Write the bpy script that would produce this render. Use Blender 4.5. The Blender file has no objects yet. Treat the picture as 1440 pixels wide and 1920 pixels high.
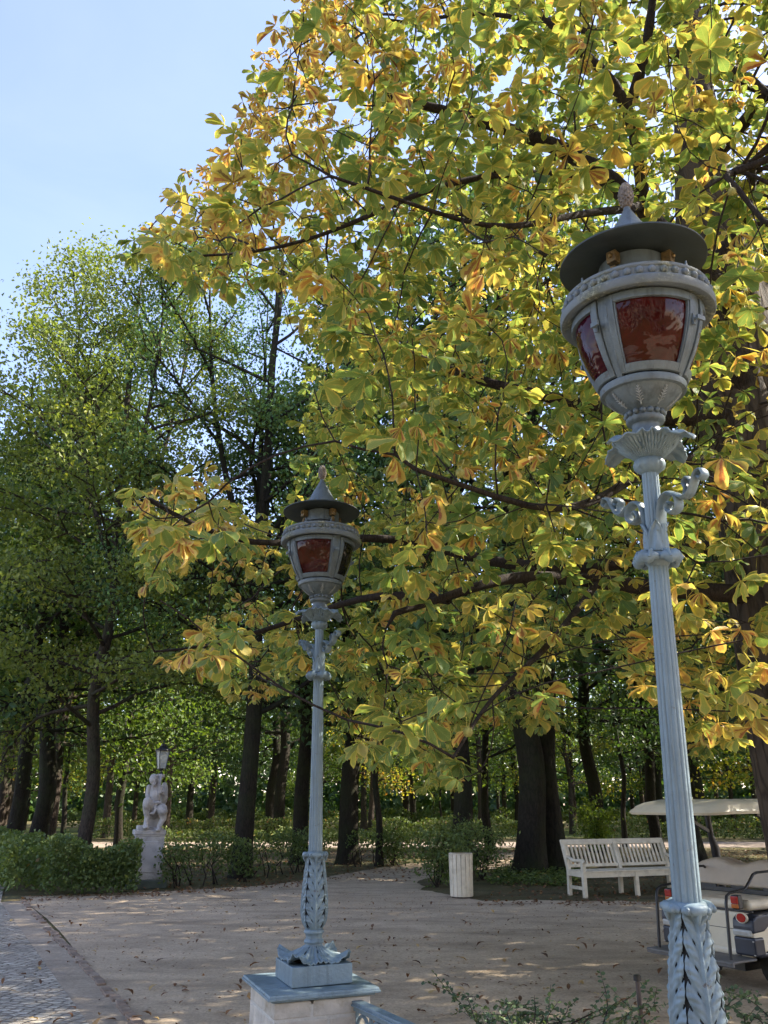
import bpy, bmesh, math, random
import numpy as np
from mathutils import Vector, Matrix, Euler
R = math.radians
rng = np.random.default_rng(11)
random.seed(5)
scene = bpy.context.scene
COL = scene.collection

# ------------------------------------------------------------------ camera
F_PX, PITCH, EYE = 1500.0, R(20.0), 1.7
cam_d = bpy.data.cameras.new("camera")
cam = bpy.data.objects.new("camera", cam_d); COL.objects.link(cam)
cam.location = (0, 0, EYE); cam.rotation_euler = (R(90) + PITCH, 0, 0)
cam_d.sensor_fit = 'VERTICAL'; cam_d.sensor_height = 32.0; cam_d.sensor_width = 24.0
cam_d.lens = 32.0 * F_PX / 1920.0
cam_d.clip_start = 0.05; cam_d.clip_end = 2000
scene.camera = cam

def ray(px, py):
    a, b = (px - 720) / F_PX, (960 - py) / F_PX
    return np.array([a, math.cos(PITCH) - b * math.sin(PITCH), math.sin(PITCH) + b * math.cos(PITCH)])
def G(px, py, z=0.0):                       # where a sight line meets the height z
    d = ray(px, py); t = (z - EYE) / d[2]
    return np.array([d[0] * t, d[1] * t, z])
def P(px, py, D):                           # point of a sight line at ground distance D
    d = ray(px, py); t = D / math.hypot(d[0], d[1])
    return np.array([d[0] * t, d[1] * t, EYE + d[2] * t])
def project(p):
    p = np.asarray(p, float); q = p - np.array([0, 0, EYE])
    f = q[..., 1] * math.cos(PITCH) + q[..., 2] * math.sin(PITCH)
    u = -q[..., 1] * math.sin(PITCH) + q[..., 2] * math.cos(PITCH)
    f2 = np.where(f > 0.05, f, 0.05)
    return 720 + F_PX * q[..., 0] / f2, 960 - F_PX * u / f2, f
def in_poly(x, y, poly):
    inside = np.zeros(np.shape(x), bool)
    n = len(poly)
    for i in range(n):
        x0, y0 = poly[i]; x1, y1 = poly[(i + 1) % n]
        c = ((y0 > y) != (y1 > y)) & (x < (x1 - x0) * (y - y0) / ((y1 - y0) or 1e-9) + x0)
        inside ^= c
    return inside

# ------------------------------------------------------------------ tagging
def tag(o, label=None, cat=None, group=None, kind=None):
    if label: o["label"] = label
    if cat: o["category"] = cat
    if group: o["group"] = group
    if kind: o["kind"] = kind
    return o
def thing(name, label, cat, loc=(0, 0, 0), rz=0.0, group=None):
    o = bpy.data.objects.new(name, None); COL.objects.link(o)
    o.empty_display_size = 0.2
    o.location = loc; o.rotation_euler = (0, 0, rz)
    return tag(o, label, cat, group)
def link(name, me, parent=None):
    o = bpy.data.objects.new(name, me); COL.objects.link(o)
    if parent is not None: o.parent = parent
    return o
def copy_tree(o, parent=None):
    c = o.copy(); COL.objects.link(c)
    if parent is not None: c.parent = parent
    for ch in list(o.children): copy_tree(ch, c)
    return c

# ------------------------------------------------------------------ mesh builder
class MB:
    def __init__(s): s.v, s.f, s.sm = [], [], []
    def add(s, verts, faces, smooth=False):
        b = len(s.v); s.v.extend([tuple(map(float, p)) for p in verts])
        s.f.extend([tuple(i + b for i in f) for f in faces]); s.sm.extend([smooth] * len(faces))
    def box(s, c, size, M=None, taper=1.0):
        cx, cy, cz = c; x, y, z = size[0] / 2, size[1] / 2, size[2] / 2
        vs = []
        for k, zz in ((1.0, -z), (taper, z)):
            vs += [(-x * k, -y * k, zz), (x * k, -y * k, zz), (x * k, y * k, zz), (-x * k, y * k, zz)]
        if M is not None: vs = [tuple(M @ Vector(p)) for p in vs]
        vs = [(p[0] + cx, p[1] + cy, p[2] + cz) for p in vs]
        s.add(vs, [(3, 2, 1, 0), (4, 5, 6, 7), (0, 1, 5, 4), (1, 2, 6, 5), (2, 3, 7, 6), (3, 0, 4, 7)])
    def bar(s, a, b, w, h, up=(0, 0, 1)):      # rectangular bar between two points
        a, b = Vector(a), Vector(b); d = (b - a).normalized(); u = Vector(up)
        sd = d.cross(u)
        if sd.length < 1e-4: sd = d.cross(Vector((1, 0, 0)))
        sd.normalize(); u = sd.cross(d).normalized()
        vs = []
        for p in (a, b):
            for i, j in ((-1, -1), (1, -1), (1, 1), (-1, 1)):
                vs.append(p + sd * (i * w / 2) + u * (j * h / 2))
        s.add(vs, [(3, 2, 1, 0), (4, 5, 6, 7), (0, 1, 5, 4), (1, 2, 6, 5), (2, 3, 7, 6), (3, 0, 4, 7)])
    def lathe(s, prof, n=32, smooth=True, caps=True, c=(0, 0, 0), lobes=None):
        vs = []
        for r, z in prof:
            for i in range(n):
                a = 2 * math.pi * i / n
                k = 1.0 if lobes is None else lobes(a, z)
                vs.append((c[0] + r * k * math.cos(a), c[1] + r * k * math.sin(a), c[2] + z))
        fs = []
        for j in range(len(prof) - 1):
            for i in range(n):
                k = (i + 1) % n
                fs.append((j * n + i, j * n + k, (j + 1) * n + k, (j + 1) * n + i))
        s.add(vs, fs, smooth)
        if caps:
            b = len(s.v) - len(vs)
            s.f.append(tuple(b + i for i in reversed(range(n)))); s.sm.append(False)
            s.f.append(tuple(b + (len(prof) - 1) * n + i for i in range(n))); s.sm.append(False)
    def tube(s, pts, rad, n=8, smooth=True, flat=1.0, closed_caps=True, ref=None):
        pts = [Vector(p) for p in pts]
        rads = rad if isinstance(rad, (list, tuple)) else [rad] * len(pts)
        vs = []; prev = None
        for i, p in enumerate(pts):
            d = (pts[min(i + 1, len(pts) - 1)] - pts[max(i - 1, 0)])
            d = d.normalized() if d.length > 1e-9 else Vector((0, 0, 1))
            if prev is None:
                u = Vector(ref) if ref is not None else (Vector((0, 0, 1)) if abs(d.z) < 0.9 else Vector((1, 0, 0)))
                u = (u - d * u.dot(d)).normalized()
            else:
                u = (prev - d * prev.dot(d))
                u = u.normalized() if u.length > 1e-6 else prev
            prev = u; w = d.cross(u)
            for k in range(n):
                a = 2 * math.pi * k / n
                vs.append(p + u * (math.cos(a) * rads[i]) + w * (math.sin(a) * rads[i] * flat))
        fs = []
        for j in range(len(pts) - 1):
            for k in range(n):
                m = (k + 1) % n
                fs.append((j * n + k, j * n + m, (j + 1) * n + m, (j + 1) * n + k))
        if closed_caps:
            fs.append(tuple(reversed(range(n)))); fs.append(tuple((len(pts) - 1) * n + k for k in range(n)))
        s.add(vs, fs, smooth)
    def ball(s, c, r, n=10, m=6, scale=(1, 1, 1)):
        vs = [(c[0], c[1], c[2] - r * scale[2])]
        for j in range(1, m):
            t = math.pi * j / m
            for i in range(n):
                a = 2 * math.pi * i / n
                vs.append((c[0] + r * scale[0] * math.sin(t) * math.cos(a), c[1] + r * scale[1] * math.sin(t) * math.sin(a), c[2] - r * scale[2] * math.cos(t)))
        vs.append((c[0], c[1], c[2] + r * scale[2]))
        fs = [(0, 1 + (i + 1) % n, 1 + i) for i in range(n)]
        for j in range(m - 2):
            for i in range(n):
                k = (i + 1) % n
                fs.append((1 + j * n + i, 1 + j * n + k, 1 + (j + 1) * n + k, 1 + (j + 1) * n + i))
        L = len(vs) - 1
        fs += [(L, 1 + (m - 2) * n + i, 1 + (m - 2) * n + (i + 1) % n) for i in range(n)]
        s.add(vs, fs, True)
    def prism(s, poly, a, b):                   # poly: list of 3-D points, extruded along the vector b
        n = len(poly); vs = [Vector(p) for p in poly] + [Vector(p) + Vector(b) for p in poly]
        s.add(vs, [tuple(reversed(range(n))), tuple(range(n, 2 * n))] + [(i, (i + 1) % n, n + (i + 1) % n, n + i) for i in range(n)])
    def build(s, name, mat, parent=None, bevel=0.0, seg=2, angle=35):
        me = bpy.data.meshes.new(name); me.from_pydata(s.v, [], s.f)
        me.polygons.foreach_set("use_smooth", s.sm)
        me.materials.append(mat); me.update()
        bm = bmesh.new(); bm.from_mesh(me); bmesh.ops.recalc_face_normals(bm, faces=bm.faces)
        bm.to_mesh(me); bm.free()
        if any(s.sm): me.set_sharp_from_angle(angle=R(42))
        o = link(name, me, parent)
        if bevel:
            m = o.modifiers.new("bevel", 'BEVEL'); m.width = bevel; m.segments = seg; m.limit_method = 'ANGLE'; m.angle_limit = R(angle)
        return o

def np_mesh(name, V, F, mat, attr=None, smooth=True):
    V = np.ascontiguousarray(V, np.float32); F = np.ascontiguousarray(F, np.int32)
    me = bpy.data.meshes.new(name); nf, k = F.shape
    me.vertices.add(len(V)); me.vertices.foreach_set("co", V.ravel())
    me.loops.add(nf * k); me.loops.foreach_set("vertex_index", F.ravel())
    me.polygons.add(nf); me.polygons.foreach_set("loop_start", np.arange(0, nf * k, k, dtype=np.int32))
    me.polygons.foreach_set("use_smooth", np.full(nf, smooth, bool))
    if attr is not None:
        a = me.attributes.new("lc", 'FLOAT_COLOR', 'POINT'); a.data.foreach_set("color", np.ascontiguousarray(attr, np.float32).ravel())
    me.materials.append(mat); me.update(calc_edges=True)
    return me

# ------------------------------------------------------------------ materials
class NT:
    def __init__(s, name):
        s.m = bpy.data.materials.new(name); s.m.use_nodes = True
        s.t = s.m.node_tree; s.t.nodes.clear()
        s.out = s.t.nodes.new("ShaderNodeOutputMaterial")
    def n(s, typ, **kw):
        nd = s.t.nodes.new("ShaderNode" + typ)
        for k, v in kw.items():
            if k in nd.inputs.keys() if isinstance(k, str) else False: nd.inputs[k].default_value = v
            else: setattr(nd, k, v)
        return nd
    def l(s, a, b): s.t.links.new(a, b)
    def val(s, sock, v):
        if isinstance(v, bpy.types.NodeSocket): s.l(v, sock)
        else: sock.default_value = v
    def coord(s, kind="Object"):
        return s.n("TexCoord").outputs[kind]
    def noise(s, vec, scale, detail=4, rough=0.55, dist=0.0, out="Fac"):
        nd = s.n("TexNoise"); s.l(vec, nd.inputs["Vector"])
        nd.inputs["Scale"].default_value = scale; nd.inputs["Detail"].default_value = detail
        nd.inputs["Roughness"].default_value = rough; nd.inputs["Distortion"].default_value = dist
        return nd.outputs[out]
    def ramp(s, fac, stops, interp='LINEAR'):
        nd = s.n("ValToRGB"); cr = nd.color_ramp; cr.interpolation = interp
        while len(cr.elements) < len(stops): cr.elements.new(0.5)
        for e, (p, c) in zip(cr.elements, stops):
            e.position = p; e.color = (c, c, c, 1) if not isinstance(c, (tuple, list)) else (*c[:3], 1)
        s.val(nd.inputs["Fac"], fac); return nd.outputs["Color"]
    def mix(s, fac, a, b, mode='MIX'):
        nd = s.n("MixRGB"); nd.blend_type = mode
        s.val(nd.inputs["Fac"], fac)
        for sock, v in ((nd.inputs["Color1"], a), (nd.inputs["Color2"], b)):
            if isinstance(v, bpy.types.NodeSocket): s.l(v, sock)
            else: sock.default_value = (*v[:3], 1)
        return nd.outputs["Color"]
    def math(s, op, a, b=0.0, c=0.0, clamp=False):
        nd = s.n("Math"); nd.operation = op; nd.use_clamp = clamp
        for sock, v in zip(nd.inputs, (a, b, c)): s.val(sock, v)
        return nd.outputs[0]
    def map(s, vec, scale=(1, 1, 1), rot=(0, 0, 0), loc=(0, 0, 0)):
        nd = s.n("Mapping"); s.l(vec, nd.inputs["Vector"])
        nd.inputs["Scale"].default_value = scale; nd.inputs["Rotation"].default_value = rot; nd.inputs["Location"].default_value = loc
        return nd.outputs["Vector"]
    def bump(s, h, strength=0.3, dist=0.02, normal=None):
        nd = s.n("Bump"); s.val(nd.inputs["Height"], h)
        nd.inputs["Strength"].default_value = strength; nd.inputs["Distance"].default_value = dist
        if normal is not None: s.l(normal, nd.inputs["Normal"])
        return nd.outputs["Normal"]
    def bsdf(s, col, rough=0.6, metal=0.0, spec=0.5, normal=None, coat=0.0):
        nd = s.n("BsdfPrincipled")
        if isinstance(col, bpy.types.NodeSocket): s.l(col, nd.inputs["Base Color"])
        else: nd.inputs["Base Color"].default_value = (*col[:3], 1)
        s.val(nd.inputs["Roughness"], rough); nd.inputs["Metallic"].default_value = metal
        nd.inputs["Specular IOR Level"].default_value = spec; nd.inputs["Coat Weight"].default_value = coat
        if normal is not None: s.l(normal, nd.inputs["Normal"])
        return nd
    def done(s, sh):
        s.l(sh.outputs[0] if hasattr(sh, "outputs") else sh, s.out.inputs["Surface"]); return s.m

def simple(name, col, rough=0.6, var=0.25, scale=12, bump=0.15, bscale=60, metal=0.0, spec=0.5, dirt=None, dirt_amt=0.5, coat=0.0):
    t = NT(name); c = t.coord()
    n1 = t.noise(c, scale, 5)
    lo = tuple(x * (1 - var) for x in col); hi = tuple(min(1, x * (1 + var)) for x in col)
    base = t.ramp(n1, [(0.3, lo), (0.7, hi)])
    if dirt is not None:
        n2 = t.noise(c, scale * 0.45, 6, 0.7)
        base = t.mix(t.math('MULTIPLY', t.ramp(n2, [(0.5, 0.0), (0.68, 1.0)]), dirt_amt), base, dirt)
    nb = t.noise(c, bscale, 4)
    return t.done(t.bsdf(base, t.ramp(n1, [(0.2, max(0.05, rough - 0.12)), (0.8, min(1, rough + 0.12))]), metal, spec, t.bump(nb, bump, 0.01), coat))

M = {}
def painted(name, col, grime, streak_amt=0.55, chips=0.62):
    t = NT(name); c = t.coord()
    base = t.ramp(t.noise(c, 7, 6, 0.65), [(0.28, tuple(x * .82 for x in col)), (0.72, tuple(x * 1.16 for x in col))])
    st = t.noise(t.map(c, (16, 16, 1.1)), 1.6, 5, 0.6, 0.3)                 # rain-washed runs down the casting
    base = t.mix(t.math('MULTIPLY', t.ramp(st, [(0.50, 0.0), (0.70, 1.0)]), streak_amt), base, grime)
    pale = t.noise(t.map(c, (13, 13, 2.0), loc=(3, 1, 7)), 1.9, 5, 0.6)
    base = t.mix(t.math('MULTIPLY', t.ramp(pale, [(0.56, 0.0), (0.72, 1.0)]), 0.45), base, tuple(min(.6, x * 1.45) for x in col))
    n3 = t.noise(c, 34, 6, 0.75); n4 = t.noise(c, 5, 3)
    chip = t.math('MULTIPLY', t.ramp(n3, [(chips, 0.0), (chips + .03, 1.0)]), t.ramp(n4, [(0.48, 0.0), (0.60, 1.0)]))
    base = t.mix(t.math('MULTIPLY', chip, 0.8), base, (0.095, 0.062, 0.042))
    nb = t.noise(c, 60, 4)
    h = t.math('SUBTRACT', t.math('ADD', nb, t.math('MULTIPLY', st, 0.6)), t.math('MULTIPLY', chip, 0.7))
    return t.done(t.bsdf(base, t.ramp(n4, [(0.2, 0.34), (0.8, 0.62)]), 0, 0.45, t.bump(h, 0.28, 0.008)))
M['paint'] = painted('blue_grey_paint', (0.176, 0.238, 0.270), (0.075, 0.100, 0.106))
M['lantern'] = painted('weathered_lantern_paint', (0.112, 0.140, 0.155), (0.042, 0.050, 0.048), 0.75, 0.60)
M['worn'] = simple('worn_white_relief', (0.26, 0.28, 0.28), 0.7, 0.25, 40, 0.3, 120)
M['hat'] = simple('dark_hat_sheet', (0.035, 0.045, 0.045), 0.55, 0.3, 8, 0.15, 40, dirt=(0.09, 0.10, 0.09), dirt_amt=0.5)
M['dark'] = simple('painted_hollow_shade', (0.012, 0.014, 0.016), 0.8, 0.3, 20, 0.1, 60)  # near-black colour stands in for shade inside the hollow castings
M['gold'] = simple('tarnished_gilding', (0.20, 0.13, 0.05), 0.45, 0.45, 60, 0.4, 120, metal=0.5, dirt=(0.10, 0.08, 0.06), dirt_amt=0.7)
M['cone'] = simple('worn_pine_cone', (0.17, 0.135, 0.105), 0.65, 0.4, 90, 0.4, 160, metal=0.1, dirt=(0.40, 0.34, 0.24), dirt_amt=0.7)

def ring_mat():                             # lantern ring: grey paint with a lichen patch
    t = NT('lichen_spotted_ring'); c = t.coord()
    n1 = t.noise(c, 9, 5); base = t.ramp(n1, [(0.3, (0.125, 0.148, 0.162)), (0.7, (0.175, 0.202, 0.218))])
    n2 = t.noise(c, 6.0, 2); n3 = t.noise(c, 70, 6, 0.75)
    lich = t.ramp(n3, [(0.35, (0.03, 0.035, 0.025)), (0.5, (0.13, 0.14, 0.09)), (0.66, (0.42, 0.43, 0.36))])
    base = t.mix(t.math('MULTIPLY', t.ramp(n2, [(0.50, 0.0), (0.60, 1.0)]), t.ramp(n3, [(0.3, 0.5), (0.6, 1.0)])), base, lich)
    return t.done(t.bsdf(base, 0.6, 0, 0.4, t.bump(n3, 0.3, 0.01)))
M['ring'] = ring_mat()

def glass_mat(name, col, spec=0.5):
    t = NT(name); c = t.coord()
    n1 = t.noise(c, 9, 2, 0.5, 1.2); b = t.bump(n1, 0.22, 0.03)
    d = t.n("BsdfPrincipled"); d.inputs["Base Color"].default_value = (*col, 1)
    base = t.ramp(t.noise(c, 14, 4), [(0.3, tuple(x * 0.6 for x in col)), (0.7, tuple(x * 1.3 for x in col))]); t.l(base, d.inputs["Base Color"])
    d.inputs["Roughness"].default_value = 0.04; d.inputs["IOR"].default_value = 1.5; d.inputs["Specular IOR Level"].default_value = spec
    t.l(b, d.inputs["Normal"])
    return t.done(d)
M['glass_red'] = glass_mat('dark_red_glass', (0.040, 0.0036, 0.0025), 0.30)
M['glass_wine'] = glass_mat('wine_red_glass', (0.034, 0.0018, 0.008), 0.14)
M['glass_dark'] = glass_mat('near_black_glass', (0.010, 0.010, 0.009), 0.2)

def mesh_band_mat():
    t = NT('woven_wire_band'); c = t.coord("Generated")
    w1 = t.n("TexWave"); w1.wave_type = 'BANDS'; w1.bands_direction = 'DIAGONAL'; w1.inputs["Scale"].default_value = 14
    t.l(c, w1.inputs["Vector"])
    col = t.ramp(w1.outputs["Fac"], [(0.4, (0.01, 0.01, 0.01)), (0.7, (0.10, 0.11, 0.11))])
    return t.done(t.bsdf(col, 0.5, 0.3))
M['wire'] = mesh_band_mat()

def bark_mat(name, c0, c1, scale=6, strength=0.9, moss=None):
    t = NT(name); c = t.coord()
    mp = t.map(c, (1, 1, 0.28))
    n1 = t.noise(mp, scale * 2.2, 8, 0.7, 0.8)
    v = t.n("TexVoronoi"); v.feature = 'DISTANCE_TO_EDGE'; v.inputs["Scale"].default_value = scale * 2.0
    wob = t.mix(0.12, mp, t.noise(mp, scale * 1.5, 3, out="Color")); t.l(wob, v.inputs["Vector"])
    h = t.math('ADD', t.math('MULTIPLY', n1, 0.85), t.ramp(v.outputs["Distance"], [(0.0, 0.0), (0.16, 0.33)]))
    base = t.ramp(h, [(0.25, c0), (0.9, c1)])
    if moss is not None:
        base = t.mix(t.math('MULTIPLY', t.ramp(t.noise(c, 1.3, 4), [(0.45, 0), (0.65, 1)]), 0.6), base, moss)
    return t.done(t.bsdf(base, 0.9, 0, 0.2, t.bump(h, strength, 0.03)))
M['bark'] = bark_mat('chestnut_bark', (0.020, 0.015, 0.011), (0.105, 0.080, 0.060), 5)
M['twig'] = bark_mat('dark_twig_bark', (0.012, 0.009, 0.007), (0.048, 0.036, 0.028), 14, 0.4)
M['bark2'] = bark_mat('grey_brown_bark', (0.014, 0.011, 0.008), (0.080, 0.060, 0.045), 9, 0.7, (0.045, 0.055, 0.025))
M['bark3'] = bark_mat('dark_mossy_bark', (0.008, 0.007, 0.005), (0.036, 0.029, 0.020), 9, 0.7, (0.030, 0.038, 0.014))

def chestnut_leaf_mat():
    t = NT('autumn_chestnut_leaf')
    at = t.n("Attribute"); at.attribute_name = "lc"
    sep = t.n("SeparateColor"); t.l(at.outputs["Color"], sep.inputs[0])
    rnd, sick, u, v = sep.outputs[0], sep.outputs[1], sep.outputs[2], at.outputs["Alpha"]
    c = t.coord()
    nz = t.noise(c, 26, 5, 0.65); nz2 = t.noise(c, 60, 3)
    # whole-leaf colour by how far autumn has got
    k = t.math('ADD', sick, t.math('MULTIPLY', t.math('SUBTRACT', nz, 0.5), 0.30))
    body = t.ramp(k, [(0.0, (0.125, 0.205, 0.060)), (0.20, (0.205, 0.275, 0.066)), (0.40, (0.325, 0.335, 0.076)), (0.60, (0.460, 0.335, 0.090)),
                      (0.76, (0.500, 0.215, 0.062)), (0.90, (0.330, 0.115, 0.048)), (1.0, (0.19, 0.075, 0.038))])
    # browned, yellow-rimmed margin
    e = t.math('MAXIMUM', v, t.math('MULTIPLY', t.math('SUBTRACT', u, 0.55), 1.9))
    e = t.math('ADD', e, t.math('MULTIPLY', t.math('SUBTRACT', nz, 0.5), 0.9))
    e = t.math('ADD', e, t.math('MULTIPLY', sick, 0.62))
    body = t.mix(t.ramp(e, [(0.86, 0.0), (1.10, 0.8)]), body, (0.60, 0.47, 0.11))
    body = t.mix(t.ramp(e, [(1.12, 0.0), (1.24, 0.9)]), body, (0.42, 0.170, 0.060))
    # veins
    f = t.math('FRACT', t.math('MULTIPLY', t.math('SUBTRACT', u, t.math('MULTIPLY', v, 0.16)), 13.0))
    vein = t.math('MAXIMUM', t.ramp(f, [(0.0, 1.0), (0.14, 0.0), (0.88, 0.0), (1.0, 1.0)]), t.ramp(v, [(0.0, 1.0), (0.09, 0.0)]))
    body = t.mix(t.math('MULTIPLY', vein, 0.6), body, t.mix(0.5, body, (0.45, 0.48, 0.16)))
    body = t.mix(t.math('MULTIPLY', t.ramp(nz2, [(0.66, 0.0), (0.74, 1.0)]), t.math('MULTIPLY', sick, 0.9)), body, (0.16, 0.07, 0.03))
    hsv = t.n("HueSaturation"); t.l(body, hsv.inputs["Color"])
    t.l(t.math('MULTIPLY_ADD', rnd, 0.60, 0.76), hsv.inputs["Value"])
    t.l(t.math('MULTIPLY_ADD', rnd, -0.03, 0.515), hsv.inputs["Hue"])
    col = hsv.outputs[0]
    bmp = t.bump(t.math('ADD', vein, t.math('MULTIPLY', nz2, 0.3)), 0.35, 0.004)
    d = t.bsdf(col, 0.48, 0, 0.35, bmp)
    tr = t.n("BsdfTranslucent"); trc = t.mix(0.5, col, t.mix(1.0, col, (1.4, 1.35, 0.5), 'MULTIPLY')); t.l(trc, tr.inputs["Color"])
    mx = t.n("MixShader"); mx.inputs[0].default_value = 0.46; t.l(d.outputs[0], mx.inputs[1]); t.l(tr.outputs[0], mx.inputs[2])
    return t.done(mx)
M['chestnut_leaf'] = chestnut_leaf_mat()

def leaf_mat(name, stops, transl=0.4, tint=(1.35, 1.4, 0.5)):
    t = NT(name); at = t.n("Attribute"); at.attribute_name = "lc"
    sep = t.n("SeparateColor"); t.l(at.outputs["Color"], sep.inputs[0])
    oi = t.n("ObjectInfo")
    k = t.math('ADD', sep.outputs[0], t.math('MULTIPLY', t.math('SUBTRACT', oi.outputs["Random"], 0.5), 0.3))
    col = t.ramp(k, stops)
    d = t.bsdf(col, 0.5, 0, 0.35)
    tr = t.n("BsdfTranslucent"); t.l(t.mix(1.0, col, tint, 'MULTIPLY'), tr.inputs["Color"])
    mx = t.n("MixShader"); mx.inputs[0].default_value = transl; t.l(d.outputs[0], mx.inputs[1]); t.l(tr.outputs[0], mx.inputs[2])
    return t.done(mx)
M['leaf_a'] = leaf_mat('maple_leaf', [(0.0, (0.111, 0.150, 0.045)), (0.5, (0.202, 0.236, 0.055)), (0.82, (0.339, 0.334, 0.065)), (0.95, (0.550, 0.457, 0.078)), (1.0, (0.497, 0.236, 0.065))], 0.45)
M['leaf_b'] = leaf_mat('lime_leaf', [(0.0, (0.071, 0.146, 0.061)), (0.55, (0.122, 0.210, 0.074)), (0.9, (0.210, 0.294, 0.082)), (1.0, (0.550, 0.517, 0.119))], 0.32)
M['leaf_c'] = leaf_mat('wood_leaf', [(0.0, (0.054, 0.101, 0.027)), (0.5, (0.111, 0.172, 0.033)), (0.85, (0.223, 0.269, 0.041)), (1.0, (0.396, 0.396, 0.060))], 0.45)
M['leaf_d'] = leaf_mat('dark_wood_leaf', [(0.0, (0.038, 0.080, 0.032)), (0.6, (0.074, 0.131, 0.042)), (1.0, (0.166, 0.210, 0.049))], 0.3)
M['leaf_e'] = leaf_mat('yellow_backlit_wood_leaf', [(0.0, (0.136, 0.162, 0.030)), (0.5, (0.255, 0.264, 0.043)), (0.85, (0.391, 0.340, 0.055)), (1.0, (0.425, 0.221, 0.051))], 0.5)  # yellow foliage, with backlit sun painted in as a brighter wood leaf
M['hedge'] = leaf_mat('hornbeam_hedge_leaf', [(0.0, (0.070, 0.110, 0.038)), (0.55, (0.130, 0.180, 0.053)), (0.9, (0.224, 0.252, 0.064)), (1.0, (0.379, 0.216, 0.089))], 0.3)
M['small_leaf'] = leaf_mat('cotoneaster_leaf', [(0.0, (0.035, 0.065, 0.034)), (0.6, (0.075, 0.115, 0.055)), (1.0, (0.14, 0.18, 0.06))], 0.2)
M['litter'] = leaf_mat('dry_leaf', [(0.0, (0.10, 0.050, 0.025)), (0.4, (0.20, 0.095, 0.040)), (0.75, (0.34, 0.18, 0.07)), (1.0, (0.48, 0.34, 0.14))], 0.15, (1, 0.9, 0.7))

def ground_mat(name, c0, c1, c2, scale=1.0, fine=90, bump=0.25, speck=None):
    t = NT(name); c = t.coord()
    a = t.noise(c, 0.35 * scale, 5, 0.6, 0.3); b = t.noise(c, 3.2 * scale, 6, 0.65); f = t.noise(c, fine, 3, 0.7)
    col = t.ramp(a, [(0.3, c0), (0.7, c1)])
    col = t.mix(t.ramp(b, [(0.42, 0.0), (0.75, 0.6)]), col, c2)
    v = t.n("TexVoronoi"); v.inputs["Scale"].default_value = fine * 0.55; t.l(c, v.inputs["Vector"])
    g = t.mix(0.5, t.ramp(f, [(0.25, 0.62), (0.75, 1.25)]), t.ramp(v.outputs["Color"], [(0.1, 0.7), (0.9, 1.25)]))
    col = t.mix(1.0, col, g, 'MULTIPLY')
    if speck:
        v2 = t.n("TexVoronoi"); v2.inputs["Scale"].default_value = 9; t.l(c, v2.inputs["Vector"])
        m = t.math('MULTIPLY', t.ramp(v2.outputs["Distance"], [(0.06, 1.0), (0.13, 0.0)]), t.ramp(t.noise(c, 1.7, 2), [(0.45, 0), (0.6, 1)]))
        col = t.mix(m, col, speck)
    m1 = t.noise(t.map(c, (0.35, 1.0, 1.0), (0, 0, R(12))), 1.9 * scale, 6, 0.62, 0.4)
    col = t.mix(1.0, col, t.ramp(m1, [(0.28, 0.60), (0.50, 1.0), (0.74, 1.22)]), 'MULTIPLY')
    v3 = t.n("TexVoronoi"); v3.inputs["Scale"].default_value = 34; t.l(c, v3.inputs["Vector"])
    sep = t.n("SeparateColor"); t.l(v3.outputs["Color"], sep.inputs[0])
    peb = t.math('MULTIPLY', t.ramp(v3.outputs["Distance"], [(0.16, 1.0), (0.30, 0.0)]), t.math('GREATER_THAN', sep.outputs[0], 0.80))
    col = t.mix(t.math('MULTIPLY', peb, 0.55), col, t.ramp(sep.outputs[1], [(0.0, (0.12, 0.08, 0.05)), (0.6, (0.24, 0.17, 0.12)), (1.0, (0.52, 0.45, 0.36))]))
    h = t.math('ADD', t.math('ADD', t.math('MULTIPLY', f, 0.5), t.math('MULTIPLY', b, 1.2)), t.math('MULTIPLY', peb, 0.8))
    return t.done(t.bsdf(col, 0.92, 0, 0.15, t.bump(h, bump, 0.03)))
M['court'] = ground_mat('beige_gravel', (0.430, 0.330, 0.222), (0.515, 0.402, 0.278), (0.365, 0.280, 0.190), 1.0, 85, 0.3, (0.16, 0.10, 0.06))
M['floor'] = ground_mat('wood_floor_soil', (0.105, 0.082, 0.050), (0.110, 0.115, 0.040), (0.17, 0.105, 0.055), 0.8, 40, 0.5)
M['grass'] = ground_mat('park_grass', (0.075, 0.105, 0.028), (0.115, 0.135, 0.036), (0.16, 0.13, 0.05), 0.9, 40, 0.5)
M['path'] = ground_mat('pale_sand_path', (0.28, 0.22, 0.175), (0.34, 0.27, 0.22), (0.22, 0.17, 0.13), 1.0, 60, 0.2)
M['verge'] = ground_mat('sandy_verge', (0.345, 0.275, 0.20), (0.42, 0.335, 0.245), (0.28, 0.225, 0.165), 1.5, 70, 0.3)

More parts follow.
